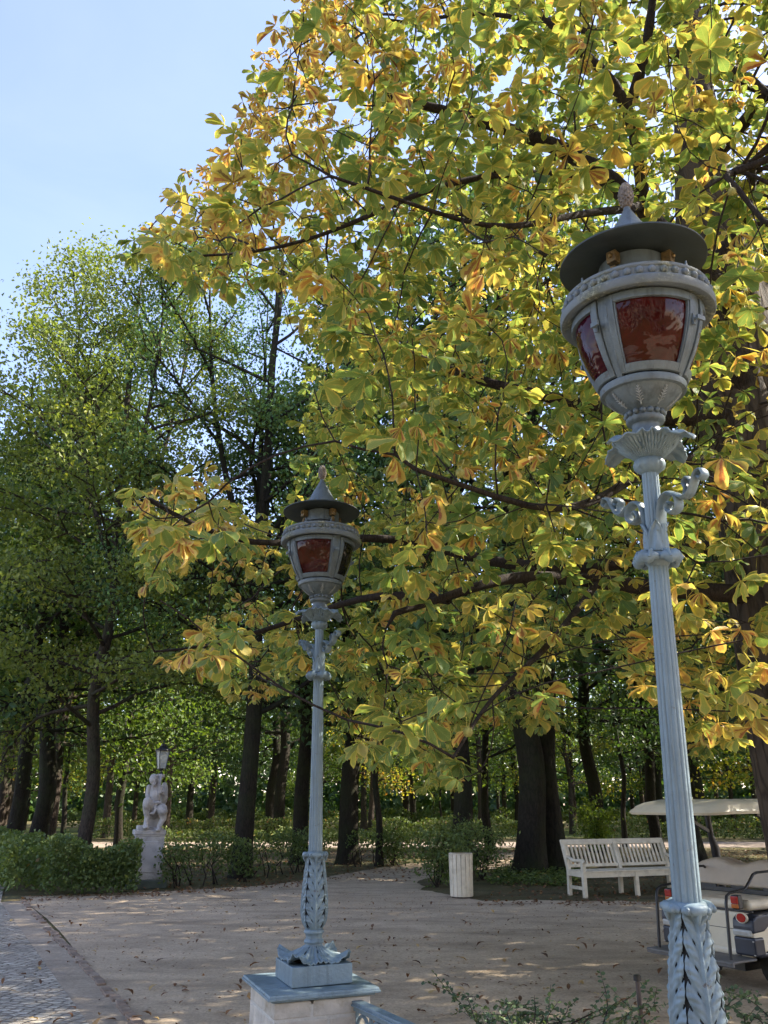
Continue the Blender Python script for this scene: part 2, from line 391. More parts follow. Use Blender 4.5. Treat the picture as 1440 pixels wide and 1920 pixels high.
def cobble_mat():
    t = NT('grey_setts'); c = t.coord(); mp = t.map(c, (8.6, 12.5, 1.0), (0, 0, R(14)))
    v = t.n("TexVoronoi"); v.inputs["Scale"].default_value = 1.0; v.inputs["Randomness"].default_value = 0.45; t.l(mp, v.inputs["Vector"])
    e = t.n("TexVoronoi"); e.feature = 'DISTANCE_TO_EDGE'; e.inputs["Scale"].default_value = 1.0; e.inputs["Randomness"].default_value = 0.45; t.l(mp, e.inputs["Vector"])
    sep = t.n("SeparateColor"); t.l(v.outputs["Color"], sep.inputs[0])
    col = t.ramp(sep.outputs[0], [(0.0, (0.31, 0.270, 0.212)), (0.5, (0.43, 0.378, 0.300)), (1.0, (0.54, 0.475, 0.38))])
    joint = t.ramp(e.outputs["Distance"], [(0.03, 0.0), (0.11, 1.0)])
    col = t.mix(joint, (0.225, 0.185, 0.145), col)
    big = t.noise(c, 0.8, 4); col = t.mix(1.0, col, t.ramp(big, [(0.3, 0.8), (0.7, 1.2)]), 'MULTIPLY')
    sandy = t.ramp(t.noise(c, 1.4, 5, 0.65), [(0.48, 0.0), (0.68, 0.8)])
    col = t.mix(sandy, col, (0.37, 0.31, 0.245))
    col = t.mix(1.0, col, t.ramp(t.noise(c, 60, 3), [(0.3, 0.75), (0.7, 1.2)]), 'MULTIPLY')
    h = t.math('ADD', t.math('MULTIPLY', t.noise(c, 30, 3), 0.25), joint)
    return t.done(t.bsdf(col, 0.9, 0, 0.08, t.bump(h, 1.0, 0.02)))
M['cobble'] = cobble_mat()
M['edging'] = simple('brick_edging', (0.215, 0.150, 0.105), 0.9, 0.35, 7, 0.5, 50, dirt=(0.40, 0.32, 0.235), dirt_amt=0.9)
M['stone'] = simple('cream_limestone', (0.52, 0.465, 0.385), 0.9, 0.22, 9, 0.7, 32, dirt=(0.30, 0.245, 0.175), dirt_amt=0.9)
M['mortar'] = simple('pale_mortar', (0.52, 0.49, 0.43), 0.95, 0.12, 20, 0.5, 70)
M['statue'] = simple('weathered_sandstone', (0.43, 0.40, 0.37), 0.9, 0.2, 5, 0.5, 45, dirt=(0.17, 0.155, 0.135), dirt_amt=0.75)
M['mossy'] = simple('mossy_stone_base', (0.075, 0.09, 0.07), 0.9, 0.3, 6, 0.5, 40)
M['white'] = simple('cream_white_wood_paint', (0.66, 0.580, 0.440), 0.5, 0.09, 9, 0.15, 50, dirt=(0.36, 0.30, 0.21), dirt_amt=0.65)
M['cart'] = simple('cream_cart_plastic', (0.68, 0.60, 0.45), 0.35, 0.05, 6, 0.05, 60, dirt=(0.45, 0.39, 0.29), dirt_amt=0.35)
M['seat'] = simple('tan_vinyl', (0.44, 0.36, 0.27), 0.5, 0.08, 8, 0.2, 160, dirt=(0.34, 0.27, 0.20), dirt_amt=0.4)
M['navy'] = simple('dark_navy_plastic', (0.016, 0.020, 0.034), 0.4, 0.2, 8, 0.1, 70)
M['black'] = simple('black_steel', (0.014, 0.014, 0.016), 0.38, 0.2, 14, 0.08, 60)
M['rubber'] = simple('tyre_rubber', (0.022, 0.021, 0.020), 0.85, 0.3, 20, 0.3, 60)
M['deck'] = simple('dusty_step_plate', (0.13, 0.125, 0.12), 0.7, 0.25, 9, 0.4, 90, dirt=(0.24, 0.21, 0.18), dirt_amt=0.6)
M['red_lens'] = simple('red_lens', (0.42, 0.02, 0.012), 0.12, 0.1, 20, 0.05, 60, coat=0.5)
M['amber_lens'] = simple('amber_lens', (0.50, 0.14, 0.02), 0.12, 0.1, 20, 0.05, 60, coat=0.5)
M['clear_lens'] = simple('clear_lens', (0.45, 0.44, 0.40), 0.15, 0.1, 20, 0.05, 60, coat=0.5)
M['rim'] = simple('grey_wheel_rim', (0.35, 0.34, 0.32), 0.4, 0.1, 10, 0.05, 50, metal=0.6)
M['lamp_glass'] = simple('frosted_lamp_glass', (0.40, 0.42, 0.38), 0.25, 0.1, 6, 0.05, 30)
M['rust'] = simple('rusty_iron', (0.07, 0.05, 0.04), 0.7, 0.4, 25, 0.3, 70)
M['fruit'] = simple('spiny_green_husk', (0.33, 0.30, 0.08), 0.7, 0.2, 30, 0.4, 200)
M['slab'] = simple('flower_bed_soil', (0.09, 0.075, 0.055), 0.95, 0.3, 5, 0.5, 40)
# ================================================================== LAMPS ON THEIR PILLARS
CAPZ = 0.78
PROT = R(22.0)

def grid_panel(mb, fn, nu, nv, skip=None):
    vs = [fn(i / nu, -1 + 2 * j / nv) for i in range(nu + 1) for j in range(nv + 1)]
    fs = []
    for i in range(nu):
        for j in range(nv):
            if skip is not None and skip((i + .5) / nu, -1 + 2 * (j + .5) / nv): continue
            a = i * (nv + 1) + j
            fs.append((a, a + 1, a + nv + 2, a + nv + 1))
    mb.add(vs, fs, True)

def interp(prof):
    zs = [p[1] for p in prof]; rs = [p[0] for p in prof]
    return lambda z: float(np.interp(z, zs, rs))
def smooth_interp(prof):
    zs = np.array([p[1] for p in prof]); rs = np.array([p[0] for p in prof])
    m = np.gradient(rs, zs)
    def f(z):
        i = int(np.clip(np.searchsorted(zs, z) - 1, 0, len(zs) - 2)); h = zs[i + 1] - zs[i]; t = min(1, max(0, (z - zs[i]) / h))
        return float((2*t**3-3*t**2+1)*rs[i] + (t**3-2*t**2+t)*h*m[i] + (-2*t**3+3*t**2)*rs[i+1] + (t**3-t**2)*h*m[i+1])
    return f

def curved_box(mb, rf, a0, a1, z0, z1, o0, o1, na=8, nz=8, shift=None):
    """a block lying on a turned surface: angles a0..a1, heights z0..z1, from o0 to o1 outside the surface"""
    idx = {}; vs = []
    for k, o in enumerate((o0, o1)):
        for i in range(nz + 1):
            z = z0 + (z1 - z0) * i / nz
            for j in range(na + 1):
                a = a0 + (a1 - a0) * j / na; r = rf(z) + o
                idx[k, i, j] = len(vs); vs.append((r * math.cos(a), r * math.sin(a), z))
    fs = []
    for i in range(nz):
        for j in range(na):
            fs.append((idx[0, i, j], idx[0, i + 1, j], idx[0, i + 1, j + 1], idx[0, i, j + 1]))
            fs.append((idx[1, i, j], idx[1, i, j + 1], idx[1, i + 1, j + 1], idx[1, i + 1, j]))
    for i in range(nz):
        for j, s in ((0, 1), (na, -1)):
            q = (idx[0, i, j], idx[1, i, j], idx[1, i + 1, j], idx[0, i + 1, j]); fs.append(q if s > 0 else q[::-1])
    for j in range(na):
        for i, s in ((0, 1), (nz, -1)):
            q = (idx[0, i, j], idx[0, i, j + 1], idx[1, i, j + 1], idx[1, i, j]); fs.append(q if s > 0 else q[::-1])
    mb.add(vs, fs, False)

def relief_leaf(mb, rf, a, z0, z1, half_ang, lift, n=7):
    """a small palmette in relief on a turned surface: midrib and paired lobes"""
    def pt(u, s):
        z = z0 + (z1 - z0) * u; r = rf(z) + lift; ang = a + s * half_ang
        return (r * math.cos(ang), r * math.sin(ang), z)
    mb.tube([pt(u, 0) for u in (0, .25, .5, .75, 1)], [lift * 1.3, lift * 1.2, lift, lift * .8, lift * .4], 5)
    for k in range(n):
        u = .12 + .7 * k / (n - 1); w = 1.0 - 0.75 * (k / (n - 1)) ** 1.3
        for s in (-1, 1):
            mb.tube([pt(u, 0), pt(u + .10, s * w * .5), pt(u + .13, s * w * .9)], [lift * .9, lift * 1.1, lift * .4], 5)

def make_lamp(label, pane_mats, pane_angle, scroll_angle, vase_angle, loc, rz, lean_axis, lean, nod=0.0):
    root = thing("street_lamp", label, "street lamp", loc, 0, "lamps on the pillars of the railing")
    side = Vector(lean_axis).cross(Vector((0, 0, 1)))
    root.rotation_euler = (Matrix.Rotation(nod, 3, side) @ Matrix.Rotation(lean, 3, Vector(lean_axis)) @ Matrix.Rotation(rz, 3, 'Z')).to_euler()
    pt, lt = M['paint'], M['lantern']
    # plinth box
    b = MB(); b.box((0, 0, .052), (.340, .340, .096)); b.build("plinth", pt, root, .004)
    # foot: spreading acanthus flower with turned-up corner tips
    b = MB(); a0 = R(45)
    def foot(u, v):
        a = math.pi * v; c4 = 0.5 + 0.5 * math.cos(4 * (a - a0)); s = u
        r = .046 + (.112 + .066 * c4 ** 1.5) * s ** 1.75
        z = .186 - .080 * s ** 1.05
        rib = .0045 * math.sin(28 * a) * min(1, 3 * s) * (1 - .5 * s) + .006 * math.cos(8 * (a - a0)) * s
        if s > .72: z += (s - .72) ** 1.2 * (.03 + .20 * c4 ** 5) + .022 * math.sin(36 * a) * (s - .72)
        return (r * math.cos(a), r * math.sin(a), max(.1015, z + rib))
    hole = lambda u, v: abs(((v * 4 + 0.5) % 1.0) - 0.5) < 0.055 - .04 * abs(u * 3.4 % 1 - .5) * 2 and u > .14 and u < .62 and (u * 3.4 % 1) > .35
    grid_panel(b, foot, 30, 176, hole)
    o = b.build("flower_foot", pt, root); m = o.modifiers.new("solid", 'SOLIDIFY'); m.thickness = .006
    b = MB(); b.lathe([(.030, .1), (.12, .1015), (.07, .13), (.04, .18)], 32); b.build("foot_hollow_shade", M['dark'], root)  # solid near-black filler painted as the shade behind the foot's openings
    # turned neck
    b = MB(); b.lathe([(.043, .183), (.053, .186), (.056, .194), (.052, .203), (.046, .208), (.045, .222), (.049, .232), (.056, .238), (.057, .246), (.052, .254), (.045, .257)], 40)
    b.build("neck", pt, root)
    # vase: near-black core painted as the shaded hollow behind four acanthus panels
    vprof = [(0.0463, .250), (0.0555, .268), (0.0657, .305), (0.0708, .350), (0.0708, .385), (0.0666, .440), (0.0606, .500), (0.0537, .560), (0.0486, .605), (0.0476, .640)]
    vf = smooth_interp(vprof)
    b = MB(); b.lathe([(vf(z) - .009, z) for z in np.linspace(.252, .638, 30)], 36); b.build("vase_hollow_shade", M['dark'], root)
    N = 6
    for k in range(4):
        b = MB(); ac = R(90) * k + vase_angle
        def leafp(u, v, ac=ac):
            av = abs(v); s = u * N - 1.35 * av ** .55; fr = s - math.floor(s)
            se = u * N - 1.35; fe = se - math.floor(se)
            vmax = 0.86 + .125 * math.sin(math.pi * fe) ** .8
            a = ac + v * R(44.5) * vmax
            z = .256 + .385 * u
            lobe = math.sin(math.pi * min(1, fr * 1.15)) ** .55 if fr < .87 else 0.0
            h = .0105 * lobe * (.2 + .8 * av ** .8) * (1 - .3 * max(0, av - .8) * 5) * (.75 + .25 * math.cos(2 * math.pi * (fr * 3 + av * 2)))
            h += .0095 * math.exp(-(v / .08) ** 2) + .0025 * math.sin(2 * math.pi * fr * 2.0) * av * (1 - av)
            h += .004 * max(0, math.sin(math.pi * fr)) * av ** 3
            h *= min(1, u * 8) * .9 + .1
            r = vf(z) - .002 + h
            return (r * math.cos(a), r * math.sin(a), z)
        def hole(u, v):
            s = u * N - 1.35 * abs(v) ** .55; fr = s % 1
            return (fr > .86 and .30 < abs(v) < .46 and .1 < u < .93) or (fr > .88 and abs(v) > .80)
        grid_panel(b, leafp, 132, 48, hole); b.build("acanthus_panel", pt, root)
    # rolled collar over the vase
    b = MB()
    for k in range(4):
        a = R(90) * k + vase_angle
        pts = []
        for q in np.linspace(-1, 1, 11):
            ang = a + q * R(41); rr = .055 + .006 * (1 - q * q); pts.append((rr * math.cos(ang), rr * math.sin(ang), .647 - .006 * (1 - abs(q)) - .010 * abs(q) ** 3 + .0))
        b.tube(pts, [.008 + .0075 * (1 - abs(q) ** 2.2) for q in np.linspace(-1, 1, 11)], 10)
        for s in (-1, 1):
            ang = a + s * R(26); b.ball((.069 * math.cos(ang), .069 * math.sin(ang), .640), .009, 8, 6, (1, 1, 1.2))
        b.tube([(.066 * math.cos(a), .066 * math.sin(a), .640), (.064 * math.cos(a), .064 * math.sin(a), .622), (.060 * math.cos(a), .060 * math.sin(a), .606)], [.010, .007, .003], 8)
    b.lathe([(.040, .630), (.055, .634), (.058, .645), (.050, .655), (.040, .658)], 36)
    b.build("rolled_collar", pt, root)
    # fluted shaft
    b = MB(); nfl = 14
    fl = lambda a, z: 1.0 - 0.085 * (1 - abs(math.sin(nfl * a / 2))) ** 1.6
    b.lathe([(.0405, .652), (.0402, .70), (.036, 1.15), (.0305, 1.655)], nfl * 8, lobes=fl)
    b.build("fluted_shaft", pt, root)
    # leaf ring
    b = MB()
    for k in range(4):
        a = R(90) * k + scroll_angle
        pts, rad = [], []
        for q in np.linspace(-1, 1, 13):
            ang = a + q * R(43); rr = .048 + .018 * (1 - q * q) ** .7; pts.append((rr * math.cos(ang), rr * math.sin(ang), 1.664 + .004 * math.cos(q * 9)))
            rad.append(.006 + .0145 * (1 - abs(q) ** 2.0) * (1 + .12 * math.cos(q * 16)))
        b.tube(pts, rad, 10)
        for q in (-.5, 0, .5):
            ang = a + q * R(43)
            b.tube([(.045 * math.cos(ang), .045 * math.sin(ang), 1.690), (.068 * math.cos(ang), .068 * math.sin(ang), 1.682), (.083 * math.cos(ang), .083 * math.sin(ang), 1.660)], [.004, .006, .003], 6)
    b.lathe([(.030, 1.640), (.037, 1.648), (.045, 1.664), (.040, 1.682), (.033, 1.690)], 36)
    b.build("leaf_ring", pt, root)
    # leaf sleeve
    b = MB()
    for k in range(4):
        a = R(90) * k + scroll_angle + R(45)
        def sl(u, v, a=a):
            w = (1.0 if u < .55 else max(.06, 1 - ((u - .55) / .45) ** 1.7)) * R(46)
            ang = a + v * w; z = 1.685 + .105 * u
            r = .0335 + .004 * (1 - abs(v)) ** .6 + .003 * math.sin(6 * abs(v) + 5 * u) + (.030 * max(0, u - .72) ** 1.1)
            return (r * math.cos(ang), r * math.sin(ang), z - .012 * max(0, u - .9) * 10 * .3)
        grid_panel(b, sl, 22, 14)
    o = b.build("leaf_sleeve", pt, root); o.modifiers.new("solid", 'SOLIDIFY').thickness = .004
    b = MB(); b.lathe([(.0285, 1.685), (.0275, 1.80), (.0265, 1.975)], nfl * 8, lobes=fl); b.build("upper_shaft", pt, root)
    # two scroll brackets
    for s in (0, math.pi):
        b = MB(); a = scroll_angle + s; nrm = (-math.sin(a), math.cos(a), 0)
        def pl(pr): return [(r * math.cos(a), r * math.sin(a), z) for r, z in pr]
        def spline(cp, n=40):
            cp = np.array(cp); t = np.linspace(0, len(cp) - 1, n); out = []
            for x in t:
                i = int(min(len(cp) - 2, math.floor(x))); f = x - i
                p0, p1, p2, p3 = cp[max(0, i - 1)], cp[i], cp[i + 1], cp[min(len(cp) - 1, i + 2)]
                out.append(tuple(0.5 * ((2 * p1) + (p2 - p0) * f + (2 * p0 - 5 * p1 + 4 * p2 - p3) * f * f + (3 * p1 - p0 - 3 * p2 + p3) * f ** 3)))
            return out
        big = spline([(.027, 1.755), (.031, 1.815), (.045, 1.858), (.074, 1.870), (.098, 1.851), (.100, 1.818), (.078, 1.803), (.060, 1.818), (.066, 1.838), (.079, 1.833)], 54)
        b.tube(pl(big), [.027 - .008 * i / 53 for i in range(54)], 10, flat=.30, ref=nrm)
        out = spline([(.070, 1.869), (.100, 1.858), (.122, 1.844), (.146, 1.851), (.163, 1.878), (.178, 1.908), (.198, 1.915), (.206, 1.897), (.194, 1.886), (.186, 1.896)], 50)
        b.tube(pl(out), [.025 - .006 * i / 49 for i in range(50)], 10, flat=.30, ref=nrm)
        curl = spline([(.132, 1.845), (.137, 1.870), (.130, 1.890), (.144, 1.903), (.156, 1.891), (.148, 1.880)], 26)
        b.tube(pl(curl), [.021 - .004 * i / 25 for i in range(26)], 8, flat=.32, ref=nrm)
        b.tube(pl([(.028, 1.775), (.030, 1.73), (.030, 1.70)]), [.014, .009, .004], 8, ref=nrm)
        b.build("scroll_bracket", pt, root)
    # gadrooned ring under the leaf cup
    b = MB(); b.lathe([(.026, 1.955), (.034, 1.960), (.047, 1.972), (.050, 1.988), (.045, 2.003), (.036, 2.010), (.034, 2.016)], 96, lobes=lambda a, z: 1 + .05 * abs(math.sin(6 * a)) * (1 if 1.962 < z < 2.006 else 0))
    b.build("gadrooned_ring", pt, root)
    # leaf cup
    b = MB()
    def cup(u, v):
        a = math.pi * v; c4 = 0.5 + 0.5 * math.cos(4 * (a - scroll_angle)); s = u
        r = .034 + .074 * s ** .85 + .045 * c4 ** 1.6 * max(0, s - .35) ** .9
        z = 2.008 + .080 * s ** 1.15
        curl = max(0, s - .74) / .26
        z -= (.012 + .042 * c4 ** 2) * curl ** 1.6
        r += .040 * c4 ** 2 * curl ** .8
        rib = .0026 * math.sin(52 * a + 6 * s) * min(1, 3 * s) + .006 * abs(math.sin(4 * (a - scroll_angle))) ** .5 * s * (1 - .5 * s) + .006 * math.cos(8 * (a - scroll_angle)) * s * (1 - s)
        wav = .007 * math.sin(21 * a + 2) * curl
        return ((r + rib) * math.cos(a), (r + rib) * math.sin(a), z + wav)
    grid_panel(b, cup, 34, 200, lambda u, v: abs(((v * 4 + .5 - scroll_angle * 4 / math.pi + .5) % 1.0) - .5) < .045 and .30 < u < .52)
    o = b.build("leaf_cup", pt, root); o.modifiers.new("solid", 'SOLIDIFY').thickness = .005
    # bead collar and neck of the lantern
    b = MB(); b.lathe([(.060, 2.060), (.062, 2.085), (.050, 2.100), (.044, 2.120), (.047, 2.128), (.060, 2.134), (.064, 2.142), (.064, 2.150), (.058, 2.153), (.058, 2.172), (.063, 2.176), (.066, 2.184), (.060, 2.188)], 48)
    for k in range(16):
        a = 2 * math.pi * k / 16; b.ball((.060 * math.cos(a), .060 * math.sin(a), 2.164), .0105, 10, 8)
    b.build("bead_collar", lt, root)
    # bowl with palmettes
    bprof = [(.050, 2.168), (.078, 2.186), (.105, 2.208), (.124, 2.232), (.134, 2.250)]
    bf = smooth_interp(bprof)
    b = MB(); b.lathe([(bf(z), z) for z in np.linspace(2.168, 2.236, 12)] + [(.140, 2.238), (.143, 2.246), (.143, 2.260), (.139, 2.264), (.120, 2.266)], 64)
    bowl = b.build("lantern_bowl", lt, root)
    for k in range(8):
        b = MB(); relief_leaf(b, bf, 2 * math.pi * (k + .5) / 8 + pane_angle, 2.180, 2.229, .15, .0020, 6); b.build("palmette", M['worn'], bowl)
    # body: posts, four window frames, four panes
    rprof = [(.130, 2.252), (.148, 2.285), (.173, 2.335), (.194, 2.39), (.208, 2.44), (.214, 2.48), (.215, 2.53), (.215, 2.57)]
    rf = smooth_interp(rprof)
    for k in range(4):
        b = MB(); a = pane_angle + R(45) + k * R(90)
        curved_box(b, rf, a - R(4.2), a + R(4.2), 2.262, 2.535, -.010, .004, 3, 14)
        b.build("corner_post", lt, root, .0015)
    for k in range(4):
        a = pane_angle + k * R(90); z0, z1 = 2.268, 2.522
        fr = MB(); e = R(40.4); g = R(34)
        curved_box(fr, rf, a - e, a - g, z0, z1, -.004, .010, 4, 14)
        curved_box(fr, rf, a + g, a + e, z0, z1, -.004, .010, 4, 14)
        curved_box(fr, rf, a - g, a + g, z0, z0 + .025, -.004, .0097, 10, 3)
        curved_box(fr, rf, a - g, a + g, z1 - .028, z1, -.004, .0097, 10, 3)
        # inner bead
        bb = R(1.6)
        curved_box(fr, rf, a - g, a - g + bb, z0 + .025, z1 - .028, -.006, .006, 2, 12)
        curved_box(fr, rf, a + g - bb, a + g, z0 + .025, z1 - .028, -.006, .006, 2, 12)
        f = fr.build("window_frame", lt, root, .0018)
        gl = MB(); curved_box(gl, rf, a - g + R(.6), a + g - R(.6), z0 + .020, z1 - .022, -.009, -.004, 24, 22)
        gl.sm = [True] * len(gl.sm)
        go = gl.build("glass_pane", pane_mats[k], f)
        for zz in (2.325, 2.465):
            h = MB(); aa = a - R(40)
            h.tube([((rf(z) + .008) * math.cos(aa), (rf(z) + .008) * math.sin(aa), z) for z in (zz - .016, zz, zz + .016)], .0038, 8); h.build("hinge", lt, f)
        h = MB(); zz = 2.43; aa = a + R(38); r = rf(zz) + .010
        c = Vector((math.cos(aa), math.sin(aa), 0)); tn = Vector((-math.sin(aa), math.cos(aa), 0)); p = c * r + Vector((0, 0, zz))
        h.tube([p, p + c * .022], .0055, 8); h.bar(p + c * .020 - tn * .006, p + c * .024 + tn * .026, .008, .016)
        h.bar(p + c * .004 + Vector((0, 0, -.02)), p + c * .004 + Vector((0, 0, .02)), .012, .006, up=c)
        h.build("latch", lt, f)
    # beaded ring
    b = MB(); b.lathe([(.195, 2.532), (.225, 2.528), (.246, 2.520), (.258, 2.521), (.2625, 2.527), (.2625, 2.549), (.2565, 2.553), (.254, 2.556), (.251, 2.560), (.245, 2.562), (.245, 2.588), (.248, 2.590), (.250, 2.594), (.249, 2.602), (.243, 2.606), (.225, 2.607), (.14, 2.609), (.12, 2.609)], 96)
    b.build("lantern_ring", M['ring'], root)
    b = MB()
    for k in range(40):
        a = 2 * math.pi * k / 40; b.ball((.2455 * math.cos(a), .2455 * math.sin(a), 2.5745), .0152, 8, 6, (.9, .9, .92))
    b.build("bead_trim", M['ring'], root)
    for k in range(4):
        b = MB(); a = pane_angle + R(30) + k * R(90)
        b.tube([(.236 * math.cos(a), .236 * math.sin(a), 2.604), (.236 * math.cos(a), .236 * math.sin(a), 2.626)], [.005, .003], 7); b.build("ring_bolt", lt, root)
    # chimney, wire band, brackets
    b = MB(); b.lathe([(.122, 2.606), (.126, 2.612), (.112, 2.664)], 64, caps=False); b.build("wire_band", M['wire'], root)
    b = MB(); b.lathe([(.100, 2.60), (.1065, 2.662), (.1165, 2.664), (.1165, 2.735), (.10, 2.742)], 64); b.build("chimney", lt, root)
    for k in range(4):
        a = pane_angle + R(48) + k * R(90); b = MB()
        c = Vector((math.cos(a), math.sin(a), 0)); tn = Vector((-math.sin(a), math.cos(a), 0))
        Mx = Matrix((tuple(c), tuple(tn), (0, 0, 1))).transposed()
        b.box(tuple(c * .134 + Vector((0, 0, 2.712))), (.034, .036, .044), Mx)
        b.ball(tuple(c * .153 + Vector((0, 0, 2.713))), .009, 8, 6)
        b.bar(c * .136 + Vector((0, 0, 2.682)), c * .150 + Vector((0, 0, 2.612)), .022, .008, up=c)
        b.build("bracket", M['gold'], root, .004)
    # hat
    b = MB(); b.lathe([(.10, 2.742), (.13, 2.749), (.20, 2.748), (.249, 2.739), (.254, 2.741), (.253, 2.747), (.21, 2.762), (.14, 2.780), (.10, 2.790)], 96)
    b.build("hat_brim", M['hat'], root)
    b = MB(); b.lathe([(.112, 2.784), (.116, 2.792), (.106, 2.802), (.085, 2.838), (.058, 2.892), (.026, 2.950), (.013, 2.975), (.012, 2.984)], 48)
    b.build("hat_cone", lt, root)
    b = MB(); zc, hc = 2.984, .092
    b.lathe([(.010, zc - .006), (.012, zc + .004), (.010, zc + .010)], 16)
    for i in range(11):
        u = (i + .5) / 11; rr = .026 * math.sin(math.pi * min(1, .10 + u * .86)) ** .75
        nn = 8
        for k in range(nn):
            a = 2 * math.pi * (k + .5 * (i % 2)) / nn
            b.ball((rr * .86 * math.cos(a), rr * .86 * math.sin(a), zc + .008 + hc * u), .0082, 6, 4, (1, 1, 1.25))
    b.lathe([(.006, zc + .004), (.02, zc + .03), (.02, zc + .065), (.004, zc + .10)], 14)
    b.build("pine_cone_finial", M['cone'], root)
    return root

posL = P(588, 1800, 5.05); posR = P(1283, 1760, 2.75)
azL, azR = math.atan2(posL[0], posL[1]), math.atan2(posR[0], posR[1])
def faces(az, turn): return -math.pi / 2 - az + turn          # angle of the side that looks at the camera, turned
rzL = rzR = PROT
make_lamp("pale blue street lamp seen whole on its stone pillar, with a near-black side pane", [M['glass_red'], M['glass_dark'], M['glass_red'], M['glass_dark']],
          faces(azL, R(-15)) - rzL, R(-50) - rzL, R(-80) - rzL, (posL[0], posL[1], CAPZ), rzL, (math.sin(azL), math.cos(azL), 0), R(-0.55))
make_lamp("big pale blue street lamp close by, foot out of sight, with a wine-red side pane", [M['glass_red'], M['glass_wine'], M['glass_red'], M['glass_wine']],
          faces(azR, R(15)) - rzR, R(-58) - rzR, R(-84) - rzR, (posR[0], posR[1], CAPZ), rzR, (math.sin(azR), math.cos(azR), 0), R(1.75), R(4.0))

def make_pillar(label, pos, group=None):
    root = thing("stone_pillar", label, "pillar", (pos[0] - .022, pos[1], 0), PROT, group)
    b = MB(); b.box((0, 0, .36), (.520, .520, .722)); b.build("mortar_core", M['mortar'], root)
    b = MB(); z = .742; hs = [.085, .20, .20, .20, .06]
    for i, h in enumerate(hs):
        z0 = z - h; cuts = [-.267, .03 if i % 2 else -.06, .267]
        for j in range(2):
            x0, x1 = cuts[j], cuts[j + 1]
            for k, (y0, y1) in enumerate(((-.267, -.02), (-.02, .267))):
                b.box(((x0 + x1) / 2, (y0 + y1) / 2, (z0 + z) / 2), (x1 - x0 - .009, y1 - y0 - .009, h - .010))
        z = z0
    b.build("stone_blocks", M['stone'], root, .007, 2)
    b = MB(); b.box((0, 0, .750), (.565, .565, .014)); b.box((0, 0, .7615), (.612, .612, .013)); b.box((0, 0, .7738), (.604, .604, .012), taper=.985)
    b.build("metal_cap", M['paint'], root, .003)
    return root
pilL = make_pillar("cream stone pillar with a flat blue metal cap under the smaller-looking street lamp", posL)
pilR = make_pillar("cream stone pillar below the big close street lamp, out of sight under it", posR)

# railing between the pillars
ru = Vector((math.cos(PROT), math.sin(PROT), 0)); rb = Vector((math.sin(PROT), -math.cos(PROT), 0))
A = Vector((posL[0], posL[1], 0)) + ru * .165 + rb * .245
B = Vector((posR[0], posR[1], 0)) + ru * .165 - rb * .245
dr = (B - A); Lr = dr.length; dr.normalize()
rail = thing("metal_railing", "blue-grey iron railing with arched openwork running from the stone pillar", "railing", tuple(A), 0)
def rp(s, z, o=0): return tuple(dr * s + Vector((0, 0, z)) + dr.cross(Vector((0, 0, 1))) * o)
b = MB(); b.bar(rp(0, .712), rp(Lr, .712), .058, .016); b.bar(rp(0, .700), rp(Lr, .700), .070, .010); b.bar(rp(0, .684), rp(Lr, .684), .040, .022)
b.build("top_rail", M['paint'], rail, .003)
b = MB(); b.bar(rp(0, .10), rp(Lr, .10), .045, .022); b.build("bottom_rail", M['paint'], rail, .003)
n = 14
for k in range(n):
    s = (k + .5) * Lr / n; w = Lr / n
    b = MB(); b.bar(rp(s - w / 2 + .008, .11), rp(s - w / 2 + .008, .675), .016, .016, up=dr)
    arc = [rp(s + w * .40 * math.cos(t), .585 + .075 * math.sin(t)) for t in np.linspace(0, math.pi, 14)]
    arc = [rp(s + w * .40, .12)] + arc + [rp(s - w * .40, .12)]
    b.tube(arc, .009, 6); b.tube([rp(s + .05 * math.cos(t), .35 + .05 * math.sin(t)) for t in np.linspace(0, 2 * math.pi, 18)], .007, 6)
    b.build("baluster", M['paint'], rail)
# ================================================================== LEAVES AND TREES
def unit(a): return a / np.maximum(np.linalg.norm(a, axis=-1, keepdims=True), 1e-9)

